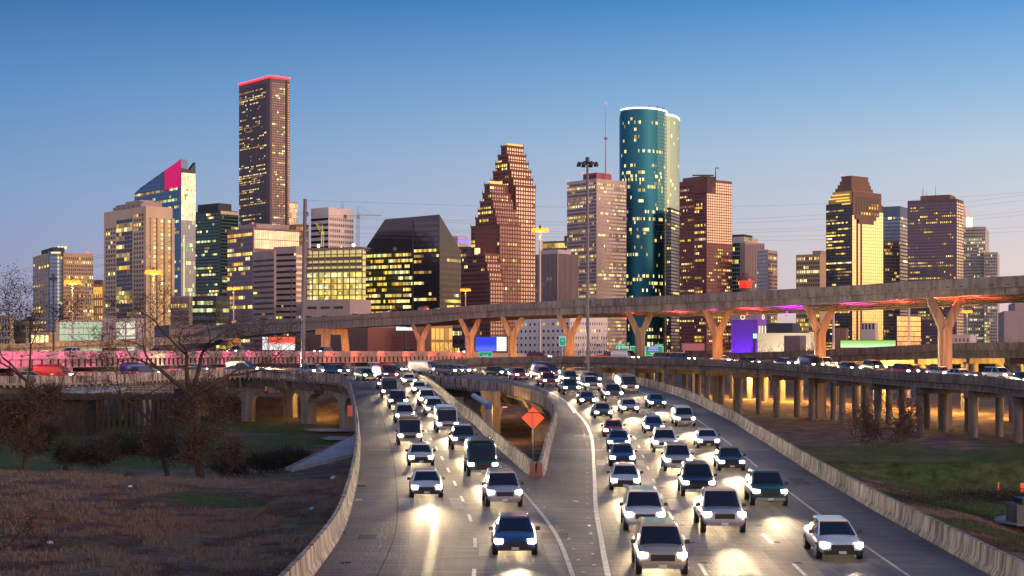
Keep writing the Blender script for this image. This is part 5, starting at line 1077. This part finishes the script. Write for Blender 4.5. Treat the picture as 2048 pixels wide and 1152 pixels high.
# ---------------- trees
bark = nmat('bark', [(.3, (.030, .022, .018)), (.7, (.075, .056, .045))], (3, 3, .6), 2.0)
twigm = mat('twigs', (.040, .028, .024), .9); leafb = mat('dead_leaves', (.075, .050, .036), .9); leafo = mat('olive_leaves', (.045, .05, .022), .9); leafg = mat('dark_leaves', (.018, .034, .014), .8)
def grow(bt, bw, p, d, L, r, dep, rg, leaf=.0, droop=.0, wob=.25, tips=None):
    n = 3 if dep > 1 else 2; q = Vector(p); dd = Vector(d).normalized()
    for k in range(n):
        dd = (dd+Vector((rg.uniform(-wob, wob), rg.uniform(-wob, wob), rg.uniform(-wob, wob)*.7-droop))).normalized(); e = q+dd*(L/n); r = max(r, .013); r1 = r*(1-.28/n*(k+1)) if dep > 0 else r*.8
        (bt if dep > 2 else bw).tube(q, e, r*(1-.28/n*k), r1, 7 if dep > 3 else (5 if dep > 2 else 3), cap=False); q = e
        if dep <= 4 and dep > 0 and k < n-1 and rg.random() < .75:
            s_ = dd.cross(Vector((rg.uniform(-1, 1), rg.uniform(-1, 1), rg.uniform(-1, 1)))).normalized(); grow(bt, bw, q, dd*.5+s_*.9, L*.62, r1*.5, dep-1 if dep < 3 else dep-2, rg, leaf, droop, wob, tips)
    if dep == 0:
        if tips is not None: tips.append(q)
        return
    c = 2 if dep > 3 else rg.choice((2, 3, 3))
    for k in range(c):
        s_ = dd.cross(Vector((rg.uniform(-1, 1), rg.uniform(-1, 1), rg.uniform(-1, 1)))).normalized(); grow(bt, bw, q, dd*rg.uniform(.6, 1)+s_*rg.uniform(.45, .95), L*rg.uniform(.66, .84), r1*.68, dep-1, rg, leaf, droop, wob, tips)
def leaves(b, tips, n, sp, sz, rg):
    for t in tips:
        for k in range(n):
            c = t+Vector((rg.gauss(0, sp), rg.gauss(0, sp), rg.gauss(0, sp))); u = Vector((rg.uniform(-1, 1), rg.uniform(-1, 1), rg.uniform(-1, 1))).normalized()*sz; v = u.orthogonal().normalized()*sz*.6
            b.tri(tuple(c-u), tuple(c+u*.6+v), tuple(c+u*.6-v))
def tree(name, label, base, H, r, dep, seed, lean=(0, 0), leaf=1, lm=None, lsz=.07, grp=None, wob=.25, first=.42, cat='tree', sp=.18, mainlimbs=None, droop=0, lk=.24):
    rg = random.Random(seed); root = empty(name, base, label, cat, grp); bt, bw, bl = MB(), MB(), MB(); tips = []
    p = Vector(base); d = Vector((lean[0], lean[1], 1)).normalized(); q = p; rr = r
    for k in range(4):
        d = (d+Vector((rg.uniform(-.1, .1), rg.uniform(-.1, .1), 0))).normalized(); e = q+d*(H*first/4); bt.tube(q-(Vector((0, 0, .4)) if k == 0 else Vector()), e, rr*(1.25 if k == 0 else 1), rr*.92, 9, cap=False); rr *= .92; q = e
    for ld in (mainlimbs or [(-.7, 0, .8), (.6, .3, .9), (.1, -.4, 1)]): grow(bt, bw, q, Vector(ld), H*lk, rr*.68, dep, rg, 0, droop, wob, tips)
    bt.build('trunk', bark, root); bw.build('crown', twigm, root)
    if leaf: leaves(bl, tips, leaf, sp, lsz, rg); bl.build('leaves', lm or leafb, root)
    return root
gz = lambda px, Y: (G(px, Y, 0)[0], Y, h_ground(G(px, Y, 0)[0], Y)-.05)
tree('bare_tree', 'large bare spreading tree on the bank edge at left, in front of the bridges', gz(404, 109), 15.0, .36, 6, 3, (.0, 0), 2, lsz=.05, first=.56, mainlimbs=[(-1.1, .1, .75), (1.15, -.1, .62), (-.25, .3, 1.0), (.5, .2, 1.1)], wob=.28, sp=.2, lk=.205)
tree('bare_tree', 'smaller bare tree leaning left beside the large spreading one', gz(352, 112), 12.4, .22, 5, 8, (-.12, 0), 2, lsz=.05, first=.6, mainlimbs=[(-.9, .1, .8), (.5, -.1, 1.0), (-.2, .3, .9)])
tree('vine_covered_tree', 'crooked dark tree at the left edge draped in brown vines', gz(48, 106), 10.6, .17, 5, 12, (.08, 0), 6, lm=leafg, lsz=.07, first=.62, mainlimbs=[(-.7, .1, .6), (.2, -.1, .9), (-.8, .3, .3)], sp=.3)
tree('bare_tree', 'bare branches reaching in from the left edge over the near grass', (G(-45, 66, 0)[0], 66, -1.2), 4.6, .12, 4, 15, (.12, 0), 0, first=.25, mainlimbs=[(.9, 0, .55), (1.0, .1, .15), (.8, -.1, .9)], wob=.3)
# tangled vine thickets and shrubs: many thin stems
def thicket(name, label, c, rad, n, seed, m=twigm, lm=None, ln=0, up=.6, L=1.0, grp=None, cat='shrub', r=.022, lsz=.07, base=None):
    rg = random.Random(seed); root = empty(name, (c[0], c[1], base if base is not None else c[2]-rad[2]), label, cat, grp); b = MB(); bl = MB()
    lobes = [(Vector((rg.uniform(-.8, .8)*rad[0], rg.uniform(-.6, .6)*rad[1], rg.uniform(-.8, .6)*rad[2])), rg.uniform(.22, .5)) for _ in range(14)]
    for k in range(n):
        lc, lr = rg.choice(lobes); v = Vector((rg.gauss(0, 1), rg.gauss(0, 1), rg.gauss(0, 1))).normalized()*(rg.random()**.45)*lr
        p = Vector(c)+lc+Vector((v.x*rad[0], v.y*rad[1], v.z*rad[2])); d = Vector((rg.uniform(-1, 1), rg.uniform(-1, 1), rg.uniform(-.4, 1.2)*up*2)).normalized(); q = p
        for s in range(2): d = (d+Vector((rg.uniform(-.5, .5), rg.uniform(-.5, .5), rg.uniform(-.5, .3)))).normalized(); e = q+d*L*rg.uniform(.25, .6); b.tube(q, e, r, r*.6, 3, cap=False); q = e
        if lm and rg.random() < ln: leaves(bl, [q], 2, .12, lsz, rg)
    b.build('stems', m, root)
    if lm: bl.build('leaves', lm, root)
    return root
vine = mat('brown_vines', (.062, .042, .036), .9)
def TK(label, px, py, Y, rw, rh, n, seed, **k): x, y, z = P(px, py, Y); return thicket(k.pop('name', 'shrub'), label, (x, y, z), (rw, min(rw, 2.2), rh), n, seed, **k)
TK('hanging mass of brown vines round the trunk of the large bare tree, right half', 425, 875, 109, 2.0, 2.8, 1300, 31, m=vine, lm=leafb, ln=.6)
TK('hanging mass of brown vines left of the large bare tree trunk', 345, 880, 111, 1.9, 2.0, 700, 32, m=vine, lm=leafb, ln=.5)
TK('upper tangle of vines on the large bare tree just below its fork', 400, 800, 109, 2.2, 1.5, 700, 33, m=vine, lm=leafb, ln=.4)
TK('dense brown vine curtain at the left edge of the picture', 25, 860, 105, 2.4, 2.9, 2000, 34, m=vine, lm=leafb, ln=.6)
TK('drooping vine limb right of the left-edge curtain', 85, 800, 107, 1.3, 1.5, 800, 35, m=vine, lm=leafb, ln=.4)
TK('olive-brown round shrub behind the small yellow sign', 100, 880, 124, 1.7, 1.4, 1100, 36, lm=leafo, ln=.8)
TK('dark green low brush along the channel, right of the small trees', 520, 925, 126, 4.0, 1.1, 2600, 37, lm=leafg, ln=.9, r=.018)
TK('dark green low brush along the channel, left of the bare tree', 265, 890, 130, 4.2, 1.1, 2400, 38, lm=leafg, ln=.9, r=.018)
TK('brown brush at the foot of the bank below the yellow sign', 175, 905, 127, 2.6, 1.0, 1300, 39, lm=leafo, ln=.8)
TK('large bare brown bush standing in the green field at the right', 1765, 838, 112, 2.4, 1.9, 750, 40, m=mat('bush_stems', (.07, .045, .038), .9), L=1.5, r=.018, up=1.0)
TK('low rough brown brush in the ditch beside the right barrier', 1950, 990, 92, 5, .45, 1800, 41, lm=leafb, ln=.4, L=.5, r=.008)
# small staked trees
stake = mat('pale_stake', (.45, .42, .36), .8)
for i, (px, py, h) in enumerate(((125, 925, 1.9), (135, 930, 2.2), (143, 928, 2.0), (220, 938, 2.3), (249, 939, 2.7))):
    Y = 109; g = gz(px, Y); rg = random.Random(50+i)
    root = empty('sapling', g, '%s thin sapling from the left on the crest of the dry bank' % ORD[i].replace('front', 'first'), 'tree', 'saplings on the bank'); bt, bw, bl = MB(), MB(), MB(); tips = []
    bt.tube((g[0], g[1], g[2]-.2), (g[0]+.03, g[1], g[2]+h*.55), .035, .025, 6, cap=False); q = Vector((g[0]+.03, g[1], g[2]+h*.55))
    for k in range(5): grow(bw, bw, q-Vector((0, 0, .1*k)), Vector((rg.uniform(-.6, .6), rg.uniform(-.6, .6), 1)), h*.2, .015, 2, rg, tips=tips)
    leaves(bl, tips, 2 if i < 3 else 0, .08, .045, rg); bt.build('trunk', stake, root); bw.build('crown', twigm, root); (bl.build('leaves', leafo, root) if i < 3 else None)
    b = MB(); b.tube((g[0], g[1], g[2]), (g[0], g[1], g[2]+.35), .07, .07, 8); b.build('trunk_guard', mat('white_guard', (.6, .6, .6), .6), root)
for i, (px, w_, h_) in enumerate(((98, .35, .8), (131, .3, 1.0))):
    g = gz(px, 107-i); rg = random.Random(80+i); b = MB()
    for k in range(500): a = rg.uniform(0, 6.28); z_ = rg.random(); rr_ = w_*(1-z_*.6)*rg.uniform(.6, 1); c = Vector((g[0]+rr_*math.cos(a), g[1]+rr_*math.sin(a), g[2]+z_*h_)); leaves(b, [c], 1, .02, .06, rg)
    tag(b.build('small_evergreen_shrub', leafg), '%s little dark evergreen shrub on the dry bank' % ('left, rounder' if i == 0 else 'right, taller'), 'shrub', 'evergreen shrubs on the bank')
# yellow sign
g = gz(119, 110.5); root = empty('warning_sign', g, 'small yellow diamond warning sign with a black arrow on the dry bank', 'road sign')
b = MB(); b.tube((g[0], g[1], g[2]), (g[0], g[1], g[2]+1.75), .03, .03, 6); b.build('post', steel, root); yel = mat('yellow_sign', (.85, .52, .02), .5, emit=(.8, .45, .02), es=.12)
def diamond(root, x, y, z, h, m, nm='panel', t=.03): b = MB(); b.extr([(0, -h), (h, 0), (0, h), (-h, 0)], (x, y, z), Vector((1, 0, 0)), Vector((0, 1, 0)), t); return b.build(nm, m, root)
diamond(root, g[0], g[1]-.07, g[2]+1.5, .30, yel); b = MB(); b.extr([(-.04, -.13), (.02, -.13), (.02, .0), (.1, .0), (.1, -.04), (.18, .04), (.1, .12), (.1, .07), (-.04, .07)], (g[0]-.04, g[1]-.08, g[2]+1.5), Vector((1, 0, 0)), Vector((0, 1, 0)), .008); b.build('arrow_symbol', black, root)
# orange diamond seen from behind
root = empty('work_sign', G(1067, 113, .1), 'large orange diamond road-work sign seen from behind in the gore', 'road sign'); x, y, z = P(1066, 836, 113)
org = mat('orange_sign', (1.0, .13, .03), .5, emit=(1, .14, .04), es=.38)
diamond(root, x, y, z, .86, org, t=.04); b = MB(); b.box(x-.45, x+.45, y-.06, y-.003, z+.38, z+.44); b.build('bracket', dsteel, root)
b = MB(); b.box(x-.045, x+.045, y-.10, y-.065, 0, z+.38); b.box(x-.045, x+.045, y-.064, y+.0, 0, z-.9); b.build('post', steel, root); b = MB(); b.hexa([(x-.5, y-.3, 0.02), (x+.07, y-.3, .02), (x+.07, y+.1, .02), (x-.5, y+.1, .02), (x-.3, y-.25, .1), (x+.07, y-.25, .22), (x+.07, y+.05, .22), (x-.3, y+.05, .1)]); b.build('base', dsteel, root)
# red rail marker on the left
root = empty('object_marker', G(700, 127, -2.6), 'pair of narrow pinkish-red marker panels on a dark post left of the long barrier', 'road sign')
x, y, z = P(700, 822, 127); b = MB(); b.box(x-.20, x-.015, y, y+.03, z-.45, z+.47); b.box(x+.015, x+.20, y, y+.03, z-.45, z+.47); b.build('panels', mat('red_panel', (.6, .12, .12), .6), root); b = MB(); b.box(x-.03, x+.03, y+.035, y+.08, P(0, 884, 127)[2]-1, z+.47); b.build('post', dsteel, root)
# drain pipe with orange pier behind it
root = empty('drain_pipe', G(977, 178, -3), 'thick pale vertical pipe with a blue elbow bending back into the gap behind the gore', 'pipe')
pm = mat('pipe_pink', (.62, .48, .46), .5); pb = mat('pipe_blue', (.10, .25, .60), .4); x, y, z = P(978, 812, 178); b = MB(); b.tube((x, y, -3), (x, y, z-.4), .42, .42, 14); b.build('riser', pm, root); b = MB(); b.tube((x, y, z-.4), (x, y, z+.05), .44, .42, 14); b.ball((x, y, z+.05), .43, 12); b.build('elbow', pb, root)
x2, y2, z2 = P(948, 792, 190); b = MB(); b.tube((x, y, z+.05), (x2, y2, z2), .36, .36, 14); b.build('run', mat('pipe_white', (.6, .6, .66), .4), root)
root = empty('support_pier', G(985, 186, -3), 'orange-lit flared concrete pier stub behind the pale pipe in the gap', 'pier'); x = G(983, 186, 0)[0]; b = MB(); b.extr([(-1.1, 0), (1.1, 0), (1.1, 3.0), (1.5, 4.3), (-1.5, 4.3), (-1.1, 3.0)], (x, 186, -3), Vector((1, 0, 0)), Vector((0, 1, 0)), 2); b.build('stem', piermat, root)
b = MB(); b.box(x-1.3, x+1.1, 185.8, 190, 1.305, 3.3); b.build('bearing_block', piermat, root); wallpack(1010, 180, 1.6, 900, 'small orange lamp lighting the flared pier stub in the gap')
# ---------------- signs and billboards
def text(s, size, loc, m, parent, nm='lettering', th=.01, align='CENTER'):
    cu = bpy.data.curves.new('t', 'FONT'); cu.body = s; cu.size = size; cu.extrude = th; cu.align_x = align; cu.align_y = 'CENTER'; cu.resolution_u = 2
    o = bpy.data.objects.new('t', cu); me_ = bpy.data.meshes.new_from_object(o); bpy.data.objects.remove(o); me_.materials.clear(); me_.materials.append(m)
    q = bpy.data.objects.new(nm, me_); C.objects.link(q); q.rotation_euler = (math.pi/2, 0, 0); q.location = Vector(loc)-Vector(parent.location); q.parent = parent; return q
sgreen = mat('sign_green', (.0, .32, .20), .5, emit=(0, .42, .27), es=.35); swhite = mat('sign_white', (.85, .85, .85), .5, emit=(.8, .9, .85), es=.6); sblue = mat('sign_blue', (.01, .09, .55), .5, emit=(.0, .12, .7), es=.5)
def panel(root, x0, x1, z0, z1, y, m, nm='panel', border=True):
    b = MB(); b.box(x0, x1, y, y+.06, z0, z1); b.build(nm, m, root)
    if border:
        t = .05; b = MB()
        for q in ((x0+t, x1-t, z1-2*t, z1-t), (x0+t, x1-t, z0+t, z0+2*t), (x0+t, x0+2*t, z0+2*t, z1-2*t), (x1-2*t, x1-t, z0+2*t, z1-2*t)): b.box(q[0], q[1], y-.008, y-.002, q[2], q[3])
        b.build('border', swhite, root)
def gs(label, px0, px1, py0, py1, Y, zb=-2.8):
    x0, _, z1 = P(px0, py0, Y); x1, _, z0 = P(px1, py1, Y); root = empty('highway_sign', ((x0+x1)/2, Y, zb), label, 'road sign', 'green highway signs')
    panel(root, x0, x1, z0, z1, Y, sgreen); b = MB(); b.tube(((x0+x1)/2, Y+.3, zb), ((x0+x1)/2, Y+.3, z1), .12, .1, 8); b.build('post', steel, root); return root, x0, x1, z0, z1
Y = 292
r_, x0, x1, z0, z1 = gs('green highway sign reading 45 SOUTH Galveston, left of the Y pier', 1232, 1258, 692, 711, Y)
text('SOUTH', .38, ((x0+x1)/2+.45, Y-.02, z1-.35), swhite, r_); text('Galveston', .46, ((x0+x1)/2, Y-.02, z1-1.15), swhite, r_); b = MB(); xx, zz = x0+.62, z1-.42
b.extr([(-.24, .1), (-.22, -.12), (0, -.28), (.22, -.12), (.24, .1), (.12, .22), (-.12, .22)], (xx, Y-.03, zz), Vector((1, 0, 0)), Vector((0, 1, 0)), .02); b.build('route_shield', mat('shield', (.35, .4, .85), .5, emit=(.4, .4, .9), es=.4), r_); text('45', .26, (xx, Y-.045, zz-.02), swhite, r_)
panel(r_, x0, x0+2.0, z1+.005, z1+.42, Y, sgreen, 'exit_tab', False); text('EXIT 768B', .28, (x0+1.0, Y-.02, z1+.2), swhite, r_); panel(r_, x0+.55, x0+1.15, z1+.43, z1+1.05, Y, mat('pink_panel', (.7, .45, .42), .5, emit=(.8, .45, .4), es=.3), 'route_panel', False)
r_, x0, x1, z0, z1 = gs('narrow green highway sign mostly hidden behind the Y pier', 1260, 1274, 692, 711, Y+.5)
r_, x0, x1, z0, z1 = gs('green highway sign reading Downtown Destinations and Smith St, right of the Y pier', 1290, 1327, 692.5, 712, Y)
panel(r_, x0+.45, x1-.75, z1-.98, z1-.12, Y-.02, sblue, 'blue_panel', False); text('Downtown', .40, (x0+1.65, Y-.04, z1-.34), swhite, r_); text('Destinations', .40, (x0+1.65, Y-.04, z1-.76), swhite, r_); text('Smith St', .44, (x0+1.75, Y-.02, z1-1.4), swhite, r_)
panel(r_, x1-1.9, x1, z1+.005, z1+.42, Y, sgreen, 'exit_tab', False); text('EXIT 768A', .28, (x1-.95, Y-.02, z1+.2), swhite, r_); panel(r_, x0+.45, x0+1.0, z1+.01, z1+.8, Y, swhite, 'route_panel', False); text('TO', .3, (x0+.72, Y-.02, z1+.6), sgreen, r_)
r_, x0, x1, z0, z1 = gs('tall green sign edge peeking out left of a middle Y pier', 1118, 1132, 672, 692, 298); text('SOUTH', .3, ((x0+x1)/2, 297.97, z1-.3), swhite, r_); text('45', .4, ((x0+x1)/2, 297.97, z1-.95), swhite, r_)
r_, x0, x1, z0, z1 = gs('dull green highway sign in front of the blue and white billboard', 957, 985, 703, 714, 300); text('Exit only', .3, ((x0+x1)/2, 299.97, z0+.35), swhite, r_)
# sign truss
root = empty('sign_truss', G(1345, 293, -2.8), 'pinkish lattice truss end right of the downtown sign', 'sign structure'); b = MB(); xa, _, za = P(1328, 705, 293); xb, _, zb_ = P(1368, 709.5, 293)
for zz in (za, zb_):
    for yy in (293, 293.6): b.tube((xa, yy, zz), (xb, yy, zz), .05, .05, 4)
for k in range(10): f0 = xa+(xb-xa)*k/10; b.tube((f0, 293, za if k % 2 else zb_), (f0+(xb-xa)/10, 293, zb_ if k % 2 else za), .035, .035, 4)
b.build('truss', pinkpole, root); b = MB(); b.tube((xb, 293.3, -2.8), (xb, 293.3, za+.3), .14, .12, 8); b.build('post', pinkpole, root)
# billboards
def billboard(label, px0, px1, py0, py1, Y, faces, dep=.5):
    x0, _, z1 = P(px0, py0, Y); x1, _, z0 = P(px1, py1, Y); root = empty('billboard', ((x0+x1)/2, Y, -2.8), label, 'billboard')
    b = MB(); b.box(x0-.15, x1+.15, Y+.01, Y+dep, z0-.15, z1+.15); b.build('frame', dsteel, root)
    b = MB(); b.tube(((x0+x1)/2, Y+dep+.6, -2.8), ((x0+x1)/2, Y+dep+.6, z0+1), .45, .45, 10); b.box((x0+x1)/2-.3, (x0+x1)/2+.3, Y+dep, Y+dep+.6, z0+.2, z0+.8); b.build('post', dsteel, root)
    for f0, f1, g0, g1, m in faces: b = MB(); b.box(x0+(x1-x0)*f0, x0+(x1-x0)*f1, Y-.05, Y, z0+(z1-z0)*g0, z0+(z1-z0)*g1); b.build('screen', m, root)
def em(n, c, s=1.0): return mat(n, (.02, .02, .02), .5, emit=c, es=s)
def grad(n, c0, c1, s, p0=.35, p1=.6):
    m = em(n, c0, s); t = m.node_tree; tx = t.nodes.new('ShaderNodeTexCoord'); sp = t.nodes.new('ShaderNodeSeparateXYZ'); t.links.new(tx.outputs['Generated'], sp.inputs[0]); r = t.nodes.new('ShaderNodeValToRGB'); r.color_ramp.elements[0].position = p0; r.color_ramp.elements[1].position = p1
    r.color_ramp.elements[0].color = (*c0, 1); r.color_ramp.elements[1].color = (*c1, 1); t.links.new(sp.outputs[2], r.inputs[0]); t.links.new(r.outputs[0], t.nodes['Principled BSDF'].inputs['Emission Color']); return m
billboard('glowing billboard, orange-red above and white below, left of the power pole', 537, 590, 674, 700, 330, [(0, 1, 0, 1, grad('screen_redwhite', (1, .95, .95), (1, .11, .05), 1.1))])
billboard('narrow white glowing panel left of the orange-red billboard', 525, 536, 674, 700, 332, [(0, 1, 0, 1, em('screen_white', (1, .93, .95), 1.0))])
billboard('glowing billboard with a deep blue screen and a white screen between Y piers', 951, 1013, 674, 702, 420, [(0, .68, 0, 1, grad('screen_blue', (.10, .18, 1), (.0, .05, .85), 1.0, .1, .5)), (.685, 1, 0, 1, em('screen_white2', (.95, 1, .9), 1.1))])
billboard('long low yellow-green glowing billboard before the gold-faced skyscraper', 1681, 1791, 681, 695, 380, [(0, 1, 0, 1, grad('screen_green', (.75, 1, .62), (.28, .75, .10), 1.0, .2, .8))])
billboard('dull pink billboard among dark trees right of the green signs', 1364, 1409, 687, 701, 330, [(0, 1, 0, 1, em('screen_pink', (.55, .13, .17), .6))])
billboard('small white and cyan lit sign beside the violet-lit building', 1506, 1514, 667, 677, 500, [(0, 1, 0, 1, em('screen_cyan', (.6, 1, 1), 1.0))])
billboard('white shop sign glowing under the flyover above the brown theatre', 792, 828, 652, 661, 600, [(0, 1, 0, 1, em('screen_white3', (.9, .95, 1), 1.0))])
# ---------------- far tree belt
def belt(name, label, zones, seed, m, lm, kind='stuff', N=1.0):
    rg = random.Random(seed); b = MB()
    for px0, px1, pyt, Y, dens in zones:
        x0, x1 = G(px0, Y, 0)[0], G(px1, Y, 0)[0]; ht = P(0, pyt, Y)[2]+2.6; x = x0
        while x < x1:
            h = ht*rg.uniform(.6, 1.08); w_ = h*.42; yy = Y+rg.uniform(-8, 8)
            b.tube((x, yy, -3), (x+rg.uniform(-.5, .5), yy, h*.5-2.6), .18, .12, 5, cap=False)
            for k in range(int(420*dens*N)):
                v = Vector((rg.gauss(0, .42), rg.gauss(0, .42), rg.gauss(0, .36))); 
                if v.length > 1.05: continue
                c = Vector((x+v.x*w_, yy+v.y*w_, -2.6+h*.6+v.z*h*.42)); d = (Vector((v.x, v.y, v.z+.9))+Vector((rg.uniform(-.6, .6), rg.uniform(-.6, .6), rg.uniform(-.4, .4)))).normalized(); e = c+d*rg.uniform(.5, 1.3); s = Vector((.05, 0, .02))
                i = len(b.v); b.v += [tuple(c-s), tuple(c+s), tuple(e)]; b.f.append((i, i+1, i+2)); b.m.append(0)
                if rg.random() < lm: u = Vector((rg.uniform(-1, 1), 0, rg.uniform(-1, 1)))*.16; b.tri(tuple(e), tuple(e+u), tuple(e+Vector((u.z, 0, -u.x))))
            x += w_*rg.uniform(.5, .9)
    o = b.build(name, m); tag(o, kind=kind); o['label'] = label; return o
belt('distant_trees', 'belt of bare brown trees between the viaducts and the skyline', [(1055, 1130, 690, 400, .8), (1165, 1260, 660, 400, 1), (1290, 1430, 652, 410, 1), (1400, 1470, 655, 400, 1), (1440, 1600, 684, 400, .9), (1575, 1680, 672, 390, .8), (1630, 1690, 650, 420, .7), (1690, 1800, 662, 470, .6), (1760, 1860, 672, 420, .8), (1930, 2080, 668, 470, 1), (880, 1010, 664, 520, .7), (470, 560, 676, 460, .8), (300, 400, 680, 380, .7), (760, 840, 682, 500, .7), (0, 60, 676, 350, .6)], 61, mat('far_twigs', (.085, .050, .050), .9), .25)
tree('evergreen_tree', 'dark broad evergreen tree right of the rightmost Y pier', (G(1980, 420, 0)[0], 420, -2.7), 9.4, .30, 4, 71, (0, 0), 26, lm=leafg, lsz=.28, first=.3, sp=.75)
tree('evergreen_tree', 'dark evergreen tree directly right of the rightmost Y pier stem', (G(1912, 400, 0)[0], 400, -2.7), 9.2, .28, 4, 72, (0, 0), 24, lm=leafg, lsz=.26, first=.3, sp=.7)
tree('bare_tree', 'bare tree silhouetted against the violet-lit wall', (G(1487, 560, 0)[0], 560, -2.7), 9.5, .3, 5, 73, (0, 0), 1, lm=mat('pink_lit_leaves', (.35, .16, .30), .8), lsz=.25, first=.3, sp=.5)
tree('bare_tree', 'bare tree silhouetted against the amber shop front', (G(856, 560, 0)[0], 560, -2.7), 9.0, .3, 5, 74, (0, 0), 0, first=.25)
# ---------------- grass tufts near the camera
rg = random.Random(91); bs = [MB(), MB(), MB()]
def tuft(x, y, hs, k, n=3):
    z = h_ground(x, y)-.02; b = bs[k]
    for _ in range(n):
        a = rg.uniform(0, 6.28); w_ = rg.uniform(.012, .03); hh = hs*rg.uniform(.6, 1.3); l = rg.uniform(.0, .8)*hh; dx, dy = math.cos(a), math.sin(a); ox, oy = rg.uniform(-.12, .12), rg.uniform(-.12, .12)
        i = len(b.v); b.v += [(x+ox-dy*w_, y+oy+dx*w_, z), (x+ox+dy*w_, y+oy-dx*w_, z), (x+ox+dx*l, y+oy+dy*l, z+hh)]; b.f.append((i, i+1, i+2)); b.m.append(0)
LLi = sorted([(p[1], p[0]) for p in LL if p[1] < 125]); MRi = sorted([(p[1], p[0]) for p in MR if p[1] < 170])
cnt = 0
while cnt < 52000:
    y = 50+75*rg.random()**1.3; xe = interp(LLi, y)-.6; x = xe-rg.random()*y*.36
    c = gcol(x, y); k = 2 if c[1] > c[0] else (1 if c[0] > .125 else 0)
    if noise.noise(Vector((x*.5, y*.5, 9))) > -.25+.2*rg.random(): tuft(x, y, (.15, .22, .15)[k], k)
    cnt += 1
for _ in range(26000):
    y = 66+80*rg.random(); xe = interp(MRi, y)+.9; x = xe+rg.random()**1.1*max(2, y*.345-xe+1)
    c = gcol(x, y); k = 2 if c[1] > c[0] else (1 if c[0] > .125 else 0); tuft(x, y, .12, k)
for b, nm, c in zip(bs, ('brown', 'straw', 'green'), ((.095, .062, .056), (.20, .145, .105), (.06, .10, .03))):
    o = b.build('grass', mat('grass_'+nm, c, .95)); tag(o, '%s grass tufts growing on the verges beside the roads' % nm, None, None, 'stuff')
# ---------------- litter
lit_ = [('litter', 'crumpled brown leaf pile and white scrap against the long left barrier', (722, 973), (.18, .10, .06), .3), ('litter', 'white paper scrap on the left road shoulder', (718, 1001), (.7, .7, .7), .16), ('litter', 'dark bottle lying on the left road shoulder near the bottom', (692, 1127), (.05, .05, .03), .14), ('litter', 'pale crushed cup lying in the gore between the two roads', (1154, 1004), (.75, .6, .58), .16), ('litter', 'small black curved scrap beside the long left barrier', (683, 1066), (.03, .03, .03), .14)]
for k, (nm_, lb, (px, py), c, s_) in enumerate(lit_):
    x, y, z = rp(px, py); b = MB(); rg = random.Random(k)
    for q in range(5): a = Vector((x+rg.uniform(-s_, s_), y+rg.uniform(-s_, s_), z+.03)); b.hexa([tuple(a+Vector(v)*s_*.5) for v in ((-1, -1, 0), (1, -.8, 0), (.9, 1, .1), (-1, .8, 0), (-.7, -.7, .5), (.8, -.6, .35), (.6, .8, .5), (-.6, .7, .3))])
    tag(b.build(nm_, mat('litter%d' % k, c, .7)), lb, 'litter')
for k, (lb, px, Y, c) in enumerate((('pale blue plastic bag lying on the dark bank slope', 624, 84, (.15, .45, .7)), ('white and black bundle on the bank beside the abutment', 668, 107, (.6, .65, .7)), ('small white scrap on the near left grass', 100, 68, (.7, .7, .7)), ('tiny white scrap on the dry grass, middle of the bank', 260, 96, (.7, .7, .7)))):
    x, y, z = gz(px, Y); b = MB(); s_ = .16 if k != 1 else .3; b.ball((x, y, z+s_*.5), s_, 7, sz=.6); tag(b.build('litter', mat('litter_b%d' % k, c, .6)), lb, 'litter')
# right edge: concrete cabinet base and orange marker
root = empty('drainage_headwall', P(2036, 1046, 88), 'square concrete block with a dark top on a pad at the right edge', 'concrete block'); x, y, z = P(2034, 1043, 88)
b = MB(); b.box(x, x+3, y, y+2, z-.3, z+.95); b.build('block', concd, root); b = MB(); b.box(x+.4, x+2.6, y+.3, y+1.7, z+.952, z+1.3); b.build('cover', dsteel, root)
root = empty('work_sign', P(2046, 985, 100), 'orange-red board on a stand at the extreme right edge', 'road sign'); x, y, z = P(2041, 985, 100); b = MB(); b.box(x, x+.8, y, y+.04, z, z+.62); b.build('panel', org, root); b = MB(); b.box(x+.36, x+.42, y+.05, y+.1, z-1, z+.62); b.build('post', dsteel, root)
x, y, z = P(1997, 978, 102); b = MB(); b.tube((x, y, z-.5), (x, y, z+.45), .04, .04, 6); tag(b.build('marker_stake', org), 'thin orange marker stake in the grass near the right edge', 'stake')
bpy.data.objects.remove([o for o in C.objects if o.name == 't'][0]) if any(o.name == 't' for o in C.objects) else None
